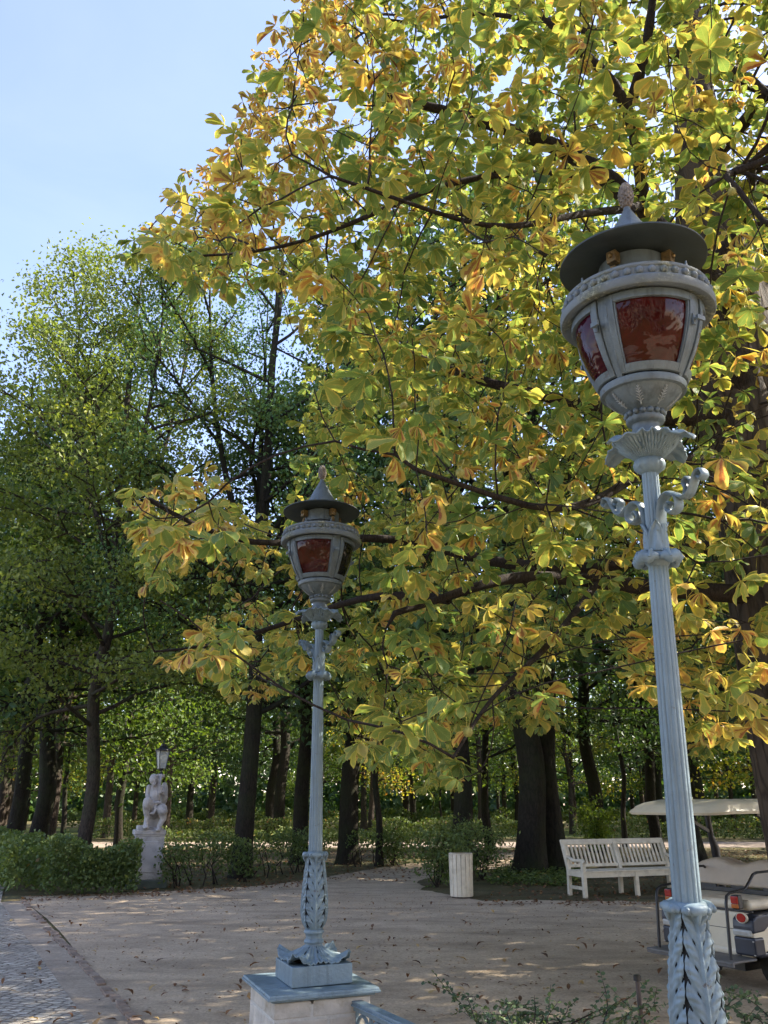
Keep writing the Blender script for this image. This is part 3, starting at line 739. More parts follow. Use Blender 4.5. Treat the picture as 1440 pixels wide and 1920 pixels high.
LT = np.array([0, .10, .25, .42, .58, .70, .80, .88, .95, 1.0])
LW = np.array([.015, .050, .105, .160, .210, .228, .205, .140, .045, .003])
def leaflets(base, X, Z, L, wscale, curl, fold, col, serr=True):
    """many leaflets at once: base points, lengthwise X, upward Z, length, width, droop, fold, colour (random, ripeness)"""
    n = len(base); nt = len(LT)
    X = unit(X); Z = unit(Z - X * (Z * X).sum(1, keepdims=True)); Y = np.cross(Z, X)
    curl = np.where(np.abs(curl) < .05, .05, curl)
    th = curl[:, None] * LT[None]
    xx = L[:, None] * np.sin(th) / curl[:, None]; zz = -L[:, None] * (1 - np.cos(th)) / curl[:, None]
    ph = rng.uniform(0, 6.28, n)[:, None]
    w = LW[None] * wscale[:, None] * L[:, None]
    if serr: w = w * (1 + .10 * rng.uniform(-1, 1, (n, nt)) * (LT[None] > .2))
    tw = .10 * np.sin(5 * LT[None] + ph) * L[:, None] * .35
    V = np.zeros((n, nt, 3, 3))
    for k, sgn in ((0, -1), (1, 0), (2, 1)):
        lift = np.abs(sgn) * w * np.sin(fold)[:, None] + sgn * tw * .5 * LT[None] + np.abs(sgn) * .12 * w * np.sin(11 * LT[None] + ph + sgn)
        px = xx + lift * np.sin(th); pz = zz + lift * np.cos(th); py = sgn * w * np.cos(fold)[:, None]
        V[:, :, k] = base[:, None] + X[:, None] * px[..., None] + Y[:, None] * py[..., None] + Z[:, None] * pz[..., None]
    A = np.zeros((n, nt, 3, 4)); A[..., 0] = col[:, 0][:, None, None]; A[..., 1] = col[:, 1][:, None, None]
    A[..., 2] = LT[None, :, None]; A[..., 3] = np.array([1., 0., 1.])[None, None]
    idx = np.arange(n * nt * 3).reshape(n, nt, 3)
    F = np.concatenate([np.stack([idx[:, :-1, k], idx[:, 1:, k], idx[:, 1:, k + 1], idx[:, :-1, k + 1]], -1).reshape(-1, 4) for k in (0, 1)])
    return V.reshape(-1, 3), F, A.reshape(-1, 4)

def join_parts(parts):
    off = 0; Vs, Fs, As = [], [], []
    for V, F, A in parts: Vs.append(V); Fs.append(F + off); As.append(A); off += len(V)
    return np.concatenate(Vs), np.concatenate(Fs), np.concatenate(As)

def segs_mesh(p0, p1, r0, r1, d0=None, d1=None, k=6):
    d = unit(p1 - p0); d0 = d if d0 is None else unit(d0); d1 = d if d1 is None else unit(d1)
    ref = np.where((np.abs(d[:, 2:3]) > .9), np.array([[1., 0, 0]]), np.array([[0, 0, 1.]]))
    out = []
    for p, r, dd in ((p0, r0, d0), (p1, r1, d1)):
        u = unit(ref - dd * (ref * dd).sum(1, keepdims=True)); v = np.cross(dd, u)
        a = np.arange(k) * 2 * np.pi / k
        out.append(p[:, None] + (u[:, None] * np.cos(a)[None, :, None] + v[:, None] * np.sin(a)[None, :, None]) * r[:, None, None])
    V = np.stack(out, 1).reshape(-1, 3); n = len(p0)
    idx = np.arange(n * 2 * k).reshape(n, 2, k)
    F = np.stack([idx[:, 0], np.roll(idx[:, 0], -1, 1), np.roll(idx[:, 1], -1, 1), idx[:, 1]], -1).reshape(-1, 4)
    return V, F

def trunk_mesh(name, path, radii, mat, parent, n=28, bumpy=.10, seed=0, flare=0.0):
    """round trunk along a path, with ribs and a root flare"""
    r = np.random.default_rng(seed); path = np.array(path, float)
    t = np.linspace(0, len(path) - 1, max(14, 6 * len(path))); i = np.arange(len(path))
    pts = np.stack([np.interp(t, i, path[:, k]) for k in range(3)], 1); rad = np.interp(t, i, radii)
    for _ in range(3): pts[1:-1] = (pts[:-2] + 2 * pts[1:-1] + pts[2:]) / 4
    ph = r.uniform(0, 6.28, 6); V = []
    for j, (p, ra) in enumerate(zip(pts, rad)):
        d = pts[min(j + 1, len(pts) - 1)] - pts[max(j - 1, 0)]; d = d / np.linalg.norm(d)
        u = np.array([1., 0, 0]); u = u - d * (u @ d)
        u = u / np.linalg.norm(u) if np.linalg.norm(u) > .1 else np.array([0, 1., 0]); v = np.cross(d, u)
        h = p[2]
        for k in range(n):
            a = 2 * math.pi * k / n
            f = 1 + bumpy * (.5 * math.sin(3 * a + ph[0] + .5 * h) + .35 * math.sin(5 * a + ph[1] - .7 * h) + .3 * math.sin(9 * a + ph[2] + 1.1 * h) + .2 * math.sin(2 * a + ph[3] + 2.0 * h))
            f += flare * math.exp(-max(0, h) / .35) * (1 + .5 * math.sin(5 * a + ph[4]))
            V.append(p + (u * math.cos(a) + v * math.sin(a)) * ra * f)
    m = len(pts); idx = np.arange(m * n).reshape(m, n)
    F = np.stack([idx[:-1], np.roll(idx[:-1], -1, 1), np.roll(idx[1:], -1, 1), idx[1:]], -1).reshape(-1, 4)
    return np.array(V), F

# ------------------------------------------------------------------ the horse chestnut
TR = np.array([3.34, 6.49])
CROWN = [(520, -60), (505, 10), (482, 80), (492, 150), (445, 190), (402, 255), (352, 300), (296, 352), (325, 400), (222, 470), (225, 510), (300, 505), (345, 540), (410, 560), (470, 525), (520, 540),
         (545, 620), (560, 700), (568, 780), (555, 850), (600, 880), (560, 950), (470, 975), (390, 870), (300, 885), (205, 935), (270, 965), (240, 1000), (275, 1105), (340, 1095), (420, 1080), (530, 1080),
         (480, 1140), (380, 1165), (255, 1215), (275, 1240), (350, 1270), (400, 1300), (445, 1335), (520, 1320), (560, 1260), (600, 1250), (612, 1330), (650, 1425), (720, 1430), (795, 1430), (822, 1490), (872, 1485),
         (884, 1390), (940, 1325), (1000, 1372), (1045, 1370), (1030, 1290), (1080, 1210), (1150, 1160), (1190, 1290), (1250, 1330), (1330, 1410), (1385, 1420), (1425, 1385), (1520, 1360), (1950, 1320), (1950, -900), (520, -900)]
def crown_ok(p, margin=0.0):
    px, py, f = project(p)
    rad = np.hypot(p[:, 0] - TR[0], p[:, 1] - TR[1]); D = np.hypot(p[:, 0], p[:, 1])
    infr = (f > .3) & (px > -40) & (px < 1480) & (py > -40) & (py < 1960)
    ok = np.where(infr, in_poly(px, py, CROWN), p[:, 2] > 2.4)
    ok &= ~((f > 0) & (px < -40) & (py > -300) & (py < 1900))
    ok &= ~((f > 0) & (px < 500) & (py < 60) & (py > -700))
    ok &= (rad < 6.9) & (rad > .5) & (D > 3.35) & (p[:, 2] < 13)
    ok &= ((rad / 7.2) ** 2 + (np.maximum(0, p[:, 2] - 5.0) / 8.5) ** 2) < 1
    lampL = (np.abs(px - 594) < 110) & (py > 850) & (py < 1330) & (D < 5.6)
    poleL = (np.abs(px - 590) < 60) & (py >= 1250) & (D < 5.5)
    ok &= ~lampL & ~poleL
    ok &= ~((px > 990) & (px < 1400) & (py > 300) & (py < 1000) & (D < 3.55))
    return ok
def sample_crown(n_vol, n_near):
    pts = []
    while sum(map(len, pts)) < n_vol:
        q = rng.uniform([-3.6, -0.8, 1.6], [10.2, 13.4, 13.0], (4000, 3)); q = q[crown_ok(q)]
        px, py, f = project(q); vis = (f > 0) & (px > -40) & (px < 1500) & (py > -60) & (py < 1500)
        q = q[vis | (rng.random(len(q)) < .95)]; pts.append(q)
    near = []
    while sum(map(len, near)) < n_near:                       # the near outer layer of the crown, thickest round the hanging boughs
        q = np.array([P(x, y, d) for x, y, d in zip(rng.uniform(200, 1460, 1500), rng.uniform(-50, 1480, 1500), 3.5 + 2.6 * rng.random(1500) ** 1.2)])
        near.append(q[crown_ok(q)])
    return np.concatenate([np.concatenate(pts)[:n_vol], np.concatenate(near)[:n_near]])

trunk_path = [(TR[0] + .03, TR[1], -.1), (TR[0], TR[1], 1.2), (TR[0] - .02, TR[1], 2.8), (TR[0] - .03, TR[1] + .05, 4.6), (TR[0] - .12, TR[1] + .05, 6.2), (TR[0] - .05, TR[1] + .1, 8.0), (TR[0] + .2, TR[1] + .2, 10.5)]
trunk_rad = [.50, .43, .42, .43, .40, .24, .12]
LIMBS = [
    ([(1430, 1118, 7.1), (1330, 1112, 6.9), (1240, 1112, 6.6), (1120, 1092, 6.2), (980, 1082, 5.8), (840, 1122, 5.4), (740, 1150, 5.2)], .085),
    ([(1420, 1030, 7.0), (1340, 1022, 6.9), (1250, 1024, 6.8), (1100, 1060, 6.9), (950, 1050, 7.2), (760, 1000, 7.2), (600, 1000, 6.9), (470, 1015, 6.6), (360, 980, 6.4), (275, 935, 6.2)], .075),
    ([(1390, 580, 6.9), (1300, 485, 6.4), (1205, 385, 6.0), (1120, 305, 5.8), (1010, 258, 5.6), (870, 212, 5.4), (740, 185, 5.2)], .13),
    ([(1205, 385, 6.0), (1192, 270, 5.6), (1185, 195, 5.4), (1090, 108, 5.1), (1010, 30, 4.9), (930, -60, 4.8)], .060),
    ([(1185, 195, 5.4), (1214, 100, 5.2), (1226, 0, 5.0), (1230, -130, 4.8)], .050),
    ([(1160, 340, 5.9), (1060, 326, 5.5), (930, 326, 5.2), (800, 348, 5.0), (650, 420, 4.9), (480, 472, 4.8), (370, 480, 4.7)], .036),
    ([(1390, 770, 7.0), (1260, 785, 6.7), (1100, 745, 6.6), (930, 700, 6.6), (760, 645, 6.6), (640, 600, 6.6)], .080),
    ([(1380, 700, 6.9), (1300, 640, 7.4), (1200, 560, 8.0), (1050, 480, 8.6), (900, 420, 9.0)], .09),
    ([(840, 1122, 5.4), (720, 1120, 5.7), (610, 1150, 6.0), (500, 1185, 6.1), (380, 1220, 6.0), (290, 1222, 5.9)], .035),
    ([(1120, 1092, 6.2), (1060, 1180, 5.4), (980, 1260, 4.6), (900, 1330, 4.1), (850, 1420, 3.85)], .032),
    ([(1400, 900, 7.0), (1330, 860, 6.2), (1250, 870, 5.4), (1120, 930, 4.6), (1000, 960, 4.1), (880, 900, 3.8), (780, 880, 3.7)], .055),
    ([(1205, 385, 6.0), (1140, 400, 5.2), (1050, 420, 4.6), (920, 440, 4.2), (760, 380, 3.9), (620, 330, 3.75)], .040),
    ([(1400, 420, 6.7), (1420, 330, 5.6), (1400, 300, 4.6), (1360, 330, 3.9)], .05),
    ([(1440, 180, 6.6), (1380, 130, 6.5), (1250, 100, 6.3), (1100, 60, 6.4), (900, 20, 6.4), (780, 40, 6.2)], .06),
]
ce = thing("chestnut_tree", "big horse chestnut with yellow and browning leaves hanging over both lamps", "tree", (0, 0, 0))
nodes, par, fixr = [], [], {}
def add_chain(pts, rad, start=None, step=.16):
    pts = np.array(pts, float); prev = start; seg = []
    for a, b in zip(pts[:-1], pts[1:]):
        m = max(1, int(np.linalg.norm(b - a) / step)); seg += [a + (b - a) * i / m for i in range(m)]
    seg.append(pts[-1]); seg = np.array(seg)
    if len(seg) > 6:
        jit = np.cumsum(rng.normal(0, .012, seg.shape), 0); jit -= np.linspace(0, 1, len(seg))[:, None] * jit[-1]; seg = seg + jit
        for _ in range(4): seg[1:-1] = (seg[:-2] + 2 * seg[1:-1] + seg[2:]) / 4
    for j, p in enumerate(seg):
        nodes.append(p); par.append(-1 if prev is None else prev); fixr[len(nodes) - 1] = rad * (1 - .8 * j / len(seg)) if not callable(rad) else rad(j / len(seg)); prev = len(nodes) - 1
add_chain(trunk_path, lambda t: .25 * (1 - t) + .05)
tn = len(nodes)
for pts, r0 in LIMBS:
    w3 = np.array([P(*q) for q in pts])
    arr = np.array(nodes); dd = np.linalg.norm(arr - w3[0], axis=1); st = int(np.argmin(dd))
    add_chain(w3, r0, st)
n_manual = len(nodes)
att = sample_crown(6600, 700)
buf = np.zeros((32000, 3)); buf[:len(nodes)] = nodes; cnt = len(nodes); par = list(par)
nd_i = np.zeros(len(att), int); nd_d = np.full(len(att), 1e9)
def upd(i0, i1):
    global nd_i, nd_d
    for s in range(i0, i1, 400):
        d = np.linalg.norm(att[:, None] - buf[None, s:min(i1, s + 400)], axis=2); j = d.argmin(1); dm = d[np.arange(len(att)), j]
        m = dm < nd_d; nd_d[m] = dm[m]; nd_i[m] = j[m] + s
upd(max(0, 16), cnt); step = .15; kill = .24
grown = {}
for it in range(160):
    if len(att) == 0 or cnt > 25000: break
    act = nd_d < 3.2
    if not act.any(): break
    ids = nd_i[act]; dirs = unit(att[act] - buf[ids])
    u, inv = np.unique(ids, return_inverse=True); acc = np.zeros((len(u), 3)); np.add.at(acc, inv, dirs)
    new, npar = [], []
    for k, i in enumerate(u):
        d = acc[k]; nn = np.linalg.norm(d)
        if nn < .25: d = dirs[np.argmax(inv == k)]; nn = 1
        d = d / nn
        if par[i] >= 0:
            pd = buf[i] - buf[par[i]]; pd = pd / max(1e-6, np.linalg.norm(pd)); d = d + .35 * pd
        d = d + np.array([0, 0, .06]) + rng.normal(0, .12, 3); d = d / np.linalg.norm(d)
        if grown.get(i, 0) >= 3: continue
        grown[i] = grown.get(i, 0) + 1
        new.append(buf[i] + d * step); npar.append(i)
    if not new: break
    m = len(new); buf[cnt:cnt + m] = new; par.extend(npar); upd(cnt, cnt + m); cnt += m
    keep = nd_d > kill; att, nd_i, nd_d = att[keep], nd_i[keep], nd_d[keep]
ND = buf[:cnt].copy(); PA = np.array(par)
kids = [[] for _ in range(cnt)]
for i, p in enumerate(PA):
    if p >= 0: kids[p].append(i)
rad = np.zeros(cnt); EXP = 2.3
for i in range(cnt - 1, -1, -1):
    r = .0036 if not kids[i] else sum(rad[c] ** EXP for c in kids[i]) ** (1 / EXP)
    rad[i] = min(max(r, .0036), .10)
    if i in fixr: rad[i] = max(min(rad[i], .02), fixr[i])
for _ in range(2):                                            # smooth the zigzag of the grown twigs
    sm = ND.copy()
    for i in range(n_manual, cnt):
        if kids[i] and PA[i] >= 0: sm[i] = .5 * ND[i] + .25 * ND[PA[i]] + .25 * ND[kids[i]].mean(0)
    ND = sm
dirs = np.zeros((cnt, 3))
for i in range(cnt):
    a = ND[PA[i]] if PA[i] >= 0 else ND[i]; b = ND[kids[i][0]] if kids[i] else ND[i]
    v = b - a; dirs[i] = v / max(1e-6, np.linalg.norm(v))
sel = np.array([i for i in range(tn, cnt) if PA[i] >= 0]); pp = PA[sel]
main = np.array([max(kids[p], key=lambda c: rad[c]) == i and p >= tn for i, p in zip(sel, pp)])
r0 = np.where(main, rad[pp], np.minimum(rad[pp], rad[sel] * 1.25))
own = ND[sel] - ND[pp]
big = rad[sel] > .016
Vb, Fb = segs_mesh(ND[pp][big], ND[sel][big], r0[big], rad[sel][big], np.where(main[:, None], dirs[pp], own)[big], dirs[sel][big], 10)
Vt, Ft = segs_mesh(ND[pp][~big], ND[sel][~big], r0[~big], rad[sel][~big], np.where(main[:, None], dirs[pp], own)[~big], dirs[sel][~big], 5)
V, F = trunk_mesh("trunk", trunk_path, trunk_rad, M['bark'], ce, 48, .10, 3, .25)
link("trunk", np_mesh("trunk", V, F, M['bark']), ce)
link("limbs", np_mesh("limbs", np.concatenate([Vb, Vt]), np.concatenate([Fb, Ft + len(Vb)]), M['twig']), ce)

# leaves: whorls of five to seven leaflets on long stalks in opposite pairs at the twig ends
ends = [i for i in range(n_manual, cnt) if not kids[i]]
mids = [i for i in range(n_manual, cnt) if kids[i] and rad[i] < .0085 and rng.random() < .78]
lb, lo, lage = [], [], []
for i in ends + mids:
    p = ND[i]; d = dirs[i]; isend = not kids[i]
    ref = unit(np.cross(d, [0, 0, 1.]) + 1e-6); ref2 = np.cross(d, ref)
    tipness = rng.normal(0, .09)
    for pr in range(2 if isend else 1):
        a0 = rng.uniform(0, 6.28)
        for s in (0, np.pi):
            if rng.random() < (.12 if isend else .3): continue
            a = a0 + s + pr * np.pi / 2
            o = unit(d * (.55 if isend else .25) + (ref * np.cos(a) + ref2 * np.sin(a)))
            lb.append(p - d * .03 * pr); lo.append(o); lage.append(tipness)
lb, lo, lage = np.array(lb), np.array(lo), np.array(lage)
n = len(lb)
pet = rng.uniform(.06, .15, n)
lo = unit(lo + np.array([0, 0, -.15])); hub = lb + lo * pet[:, None] + np.array([0, 0, -.012])
ok = crown_ok(hub) | (np.hypot(hub[:, 0], hub[:, 1]) > 7.5)
px, py, f = project(hub)
vis = (f > 0) & (px > -60) & (px < 1500) & (py > -80) & (py < 1540)
ok &= vis | (rng.random(n) < .95)
# keep clear of the far lamp's lantern and pole
Dh = np.hypot(hub[:, 0], hub[:, 1])
ok &= ~((np.abs(px - 594) < 135) & (py > 830) & (py < 1330) & (Dh < 5.45)) & ~((np.abs(px - 588) < 85) & (py >= 1200) & (Dh < 5.45))
ok &= ~((px > 980) & (px < 1420) & (py > 280) & (py < 1050) & (Dh < 3.4))
lb, lo, lage, hub, pet, px, py, Dh = (q[ok] for q in (lb, lo, lage, hub, pet, px, py, Dh)); n = len(lb)
sick = np.clip(.18 + .16 * rng.normal(0, 1, n) + lage, .02, .60)
sick += np.where((px < 620) & (py < 620), .12, 0) + np.where((px < 520) & (py > 860), .10, 0) + np.where((px > 1180) & (py > 1080), .12, 0)
dead = rng.random(n) < np.where((px < 700) & (py < 380) & (py > -60), .58, np.where((px < 640) & (py < 460), .36, np.where((px < 420) & (py > 850), .24, .12)))
for cpt, rr_, pd, ad in ((P(868, 872, 3.72), .42, .80, .0), (P(300, 1225, 5.9), .75, .22, .26), (P(420, 1190, 6.0), .6, .12, .22), (P(1400, 350, 3.9), .8, .16, .16), (P(620, 90, 4.3), .9, .40, .12), (P(290, 930, 6.2), .7, .25, .16), (P(1330, 1330, 6.4), .8, .2, .15), (P(420, 300, 4.8), .7, .35, .1), (P(1040, 760, 4.6), .4, .3, .1)):
    near_ = np.linalg.norm(hub - cpt, axis=1) < rr_
    dead |= near_ & (rng.random(n) < pd); sick = sick + near_ * ad
sick = np.where(dead, rng.uniform(.74, 1.0, n), np.clip(sick, 0, .72))
size = np.where(rng.random(n) < .22, rng.uniform(.95, 1.25, n), rng.uniform(.60, .98, n)) * .152
nrm = unit(np.array([0, 0, 1.]) * rng.uniform(.5, 1.1, (n, 1)) + rng.normal(0, .28, (n, 3)) - lo * .25)
outd = unit(np.stack([lo[:, 0], lo[:, 1], np.zeros(n) - .05], 1) + 1e-4)
outd = unit(outd - nrm * (outd * nrm).sum(1, keepdims=True)); sid = np.cross(nrm, outd)
parts = [leaflets(lb, hub - lb, np.tile([0, 0, 1.], (n, 1)) + lo * .01, np.linalg.norm(hub - lb, axis=1), np.full(n, .055), np.full(n, .2), np.zeros(n), np.stack([np.full(n, .9), np.full(n, .42)], 1), False)]
for q in range(7):
    five = rng.random(n) < .25
    ang = np.where(five, (q - 2) * R(52), (q - 3) * R(43)) + rng.normal(0, .07, n)
    use = ~(five & (q > 4)) & (rng.random(n) > np.where(dead, .25, .03))
    x = outd * np.cos(ang)[:, None] + sid * np.sin(ang)[:, None]
    droop = rng.uniform(.10, .75, n) + np.where(dead, .25, 0)
    x = unit(x - nrm * droop[:, None]); zz = unit(nrm + x * .2)
    L = size * (1.0 - .16 * np.abs(ang) / 1.5) * rng.uniform(.85, 1.1, n)
    cu = rng.uniform(.1, .9, n) + np.where(dead, rng.uniform(-.9, .9, n), 0); fo = rng.uniform(-.05, .55, n) + np.where(dead, rng.uniform(.1, .8, n), 0)
    c = np.stack([np.clip(rng.uniform(0, 1, n), 0, 1), np.clip(sick + rng.normal(0, .05, n), 0, 1)], 1)
    parts.append(leaflets(hub[use], x[use], zz[use], L[use], rng.uniform(.88, 1.15, n)[use], cu[use], fo[use], c[use]))
V, F, A = join_parts(parts)
link("crown", np_mesh("crown", V, F, M['chestnut_leaf'], A), ce)
print("chestnut: nodes", cnt, "ends", len(ends), "leaves", n, "faces", len(F))
# spiny husks hanging among the leaves
def husk_mesh():
    b = MB(); b.ball((0, 0, -.03), .022, 14, 10)
    r = np.random.default_rng(4)
    for _ in range(60):
        v = r.normal(0, 1, 3); v /= np.linalg.norm(v); u = np.cross(v, [.3, .5, .8]); u /= np.linalg.norm(u); w = np.cross(v, u); c = np.array([0, 0, -.03]) + v * .021
        b.add([c + u * .0025, c - u * .0012 + w * .002, c - u * .0012 - w * .002, c + v * .007], [(0, 1, 3), (1, 2, 3), (2, 0, 3)])
    b.tube([(0, 0, -.01), (.003, 0, .02), (0, 0, .05)], .0022, 5)
    return b
hm = husk_mesh().build("chestnut_husk", M['fruit'], ce)
spots = [(866, 888, 3.72), (1216, 222, 4.6), (1222, 286, 4.4), (1372, 362, 3.75), (596, 55, 4.2), (592, 88, 4.15), (612, 98, 4.2), (520, 280, 4.6), (535, 282, 4.6), (1350, 60, 4.8), (880, 1372, 3.9), (700, 480, 4.4), (1000, 600, 4.3), (760, 760, 4.2)]
for k, q in enumerate(spots):
    o = hm if k == 0 else link("chestnut_husk", hm.data, ce)
    p = P(*q); o.location = p + np.array([0, 0, .03]); o.rotation_euler = (rng.uniform(-.3, .3), rng.uniform(-.3, .3), rng.uniform(0, 6)); sc = rng.uniform(.85, 1.1); o.scale = (sc,) * 3
# ================================================================== WOODLAND TREES
def diamonds(c, size, axis, nrm, val, wid=.62, fold=.25):
    n = len(c); axis = unit(axis); nrm = unit(nrm - axis * (nrm * axis).sum(1, keepdims=True)); sd = np.cross(nrm, axis)
    s = size[:, None]; up = nrm * (s * fold * wid * .5)
    V = np.stack([c - axis * s * .5, c + sd * s * wid * .5 + up - axis * s * .02, c + axis * s * .5 - nrm * s * .08, c - sd * s * wid * .5 + up - axis * s * .02], 1).reshape(-1, 3)
    i = np.arange(n) * 4; F = np.concatenate([np.stack([i, i + 1, i + 2], 1), np.stack([i, i + 2, i + 3], 1)])
    A = np.zeros((n, 4, 4)); A[..., 0] = val[:, None]; A[..., 3] = 1
    return V, F, A.reshape(-1, 4)

def scatter_leaves(r, centers, cval, per, sig, size, flat=.7, bias=.25):
    n = len(centers) * per
    c = np.repeat(centers, per, 0) + r.normal(0, 1, (n, 3)) * sig * np.array([1, 1, flat])
    v = np.clip(np.repeat(cval, per) + r.normal(0, .13, n), 0, 1)
    ax = r.normal(0, 1, (n, 3)); ax[:, 2] -= .5
    nr = r.normal(0, .75, (n, 3)) + np.array([0, 0, 1.0])
    return diamonds(c, r.uniform(.7, 1.25, n) * size, ax, nr, v)

def tree_proto(name, label, seed, H, z0, cr, nl, per, leaf, mat, bark, tr, sig=.42, lean=(0, 0), split=None, droop=.35, val0=.42, top_round=.5, sub=6, low=0.0):
    """a tapered trunk, limbs with side twigs, leaves gathered round the twigs"""
    r = np.random.default_rng(seed)
    root = thing(name, label, "tree", (0, 0, 0))
    zs = np.linspace(0, H * .93, 9)
    path = np.stack([lean[0] * (zs / H) ** 1.3 * H + r.normal(0, .06, 9) * (zs > 1) * 1.5, lean[1] * (zs / H) ** 1.3 * H + r.normal(0, .06, 9) * (zs > 1) * 1.5, zs - .05], 1)
    rr = tr * (1 - zs / H) ** .75 + .015
    stems = [(path, rr)]
    if split:
        zsp, k = split
        for q in range(k):
            a = q * 2 * math.pi / k + .7; t = np.linspace(0, 1, 7); b = np.array([np.interp(zsp, zs, path[:, 0]), np.interp(zsp, zs, path[:, 1]), zsp])
            top = b + np.array([math.cos(a) * cr * .45, math.sin(a) * cr * .45, (H * .92 - zsp) * r.uniform(.8, 1)])
            p = b + (top - b) * t[:, None] + np.array([math.cos(a), math.sin(a), 0]) * (np.sin(t * math.pi) * cr * .10)[:, None]
            stems.append((p, np.interp(t, [0, 1], [tr * .55, .02])))
    Vs, Fs, off = [], [], 0
    for i, (p, ra) in enumerate(stems):
        V, F = trunk_mesh("t", p, ra, None, None, 14 if i == 0 else 9, .07, seed + i, .35 if i == 0 else 0); Vs.append(V); Fs.append(F + off); off += len(V)
    s0, s1, q0, q1, cent, cval = [], [], [], [], [], []
    def limb(b, a, el, L, r0, depth):
        p = b.copy(); d = np.array([math.cos(a) * math.cos(el), math.sin(a) * math.cos(el), math.sin(el)]); m = max(3, int(L / .55)); st = L / m
        pr = r0; base_v = val0 + r.normal(0, .10)
        for j in range(m):
            d = d + r.normal(0, .13, 3) + np.array([0, 0, -droop * .16 * (j / m) + .02]); d /= np.linalg.norm(d)
            q = p + d * st; nr_ = r0 * (1 - (j + 1) / m) ** .8 + .006
            s0.append(p); s1.append(q); q0.append(pr); q1.append(nr_); p, pr = q, nr_
            if depth == 0 and j >= m * .22:
                for _ in range(2):
                    limb(p, a + r.choice([-1, 1]) * r.uniform(.5, 1.2), el * .5 + r.uniform(-.35, .45), L * r.uniform(.22, .42) * (1.15 - .5 * j / m), nr_ * .55 + .004, 1)
            if depth == 1 or j >= m - 2:
                cent.append(p + r.normal(0, .12, 3)); cval.append(np.clip(base_v + r.normal(0, .10), 0, 1))
    ga = r.uniform(0, 6)
    for i in range(nl):
        f = (i + .5) / nl; z = z0 + (H * .90 - z0) * f ** .9
        st = stems[0] if len(stems) == 1 or z < split[0] else stems[1 + i % (len(stems) - 1)]
        if z > st[0][-1][2]: z = st[0][-1][2] * .97
        b = np.array([np.interp(z, st[0][:, 2], st[0][:, 0]), np.interp(z, st[0][:, 2], st[0][:, 1]), z])
        shape = max(.18, (1 - abs(f - .32) ** 1.6 * 1.5) if f > .32 else 1 - (.32 - f) * low)
        limb(b, ga + i * 2.39996, R(12) + R(50) * f + r.normal(0, .1), cr * shape * r.uniform(.8, 1.12), tr * .30 * (1 - f * .7) + .012, 0)
    V, F = segs_mesh(np.array(s0), np.array(s1), np.array(q0), np.array(q1), None, None, 5)
    Vs.append(V); Fs.append(F + off)
    link("trunk", np_mesh("trunk", np.concatenate(Vs), np.concatenate(Fs), bark), root)
    V, F, A = scatter_leaves(r, np.array(cent), np.array(cval), per, sig, leaf)
    link("crown", np_mesh("crown", V, F, mat, A, False), root)
    return root, len(F)

def put(o, x, y, rz=0.0, s=1.0, label=None, group=None):
    o.location = (x, y, 0); o.rotation_euler = (0, 0, rz); o.scale = (s, s, s * 1.0)
    if label: o["label"] = label
    if group: o["group"] = group
    return o

WG = "trees of the wood behind the clearing"
# two big trees by the hedge
t1, n1 = tree_proto("park_tree", "tall bushy olive-green tree on a bare reddish trunk behind the thick corner hedge", 21, 19.2, 3.4, 4.6, 64, 34, .125, M['leaf_a'], M['bark2'], .165, .31, (-.012, 0), (7.5, 3), .5, .45)
g = G(152, 1600); k = 23.0 / math.hypot(g[0], g[1]); put(t1, g[0] * k, g[1] * k, .4)
t2, n2 = tree_proto("park_tree", "tall dark green tree with several upright stems and sky showing through, beyond the sparse hedge", 33, 20.5, 3.6, 4.4, 52, 23, .115, M['leaf_b'], M['bark3'], .22, .30, (.012, 0), (7.0, 4), .3, .42)
g = G(452, 1640); k = 21.5 / math.hypot(g[0], g[1]); put(t2, g[0] * k, g[1] * k, 1.1)
# kinds of wood trees
protos = []
for i, (H, z0, cr, nl, per, leaf, mat, bark, tr, sg) in enumerate([
        (16, 3.0, 4.2, 30, 11, .20, M['leaf_c'], M['bark2'], .17, .5), (17, 3.6, 4.5, 30, 11, .20, M['leaf_d'], M['bark3'], .22, .5),
        (14, 2.6, 4.0, 28, 11, .20, M['leaf_c'], M['bark3'], .15, .5), (18, 4.0, 4.4, 32, 11, .21, M['leaf_d'], M['bark3'], .27, .5), (8.5, 2.4, 1.9, 16, 6, .16, M['leaf_c'], M['bark3'], .065, .38), (15, 2.6, 4.0, 28, 11, .19, M['leaf_e'], M['bark2'], .17, .45)]):
    o, nn = tree_proto("wood_tree", "x", 60 + i, H, z0, cr, nl, per, leaf, mat, bark, tr, sg, (rng.normal(0, .006), rng.normal(0, .006)), None, .6, .45 + .05 * (i % 2), low=.2)
    protos.append(o)
used = [False] * 6
def wood(kind, x, y, s=1.0, label=None, rz=None):
    o = protos[kind] if not used[kind] else copy_tree(protos[kind]); used[kind] = True
    return put(o, x, y, rng.uniform(0, 6.28) if rz is None else rz, s, label, WG)
def at(px, D):
    d = ray(px, 1500); k = D / math.hypot(d[0], d[1]); return d[0] * k, d[1] * k
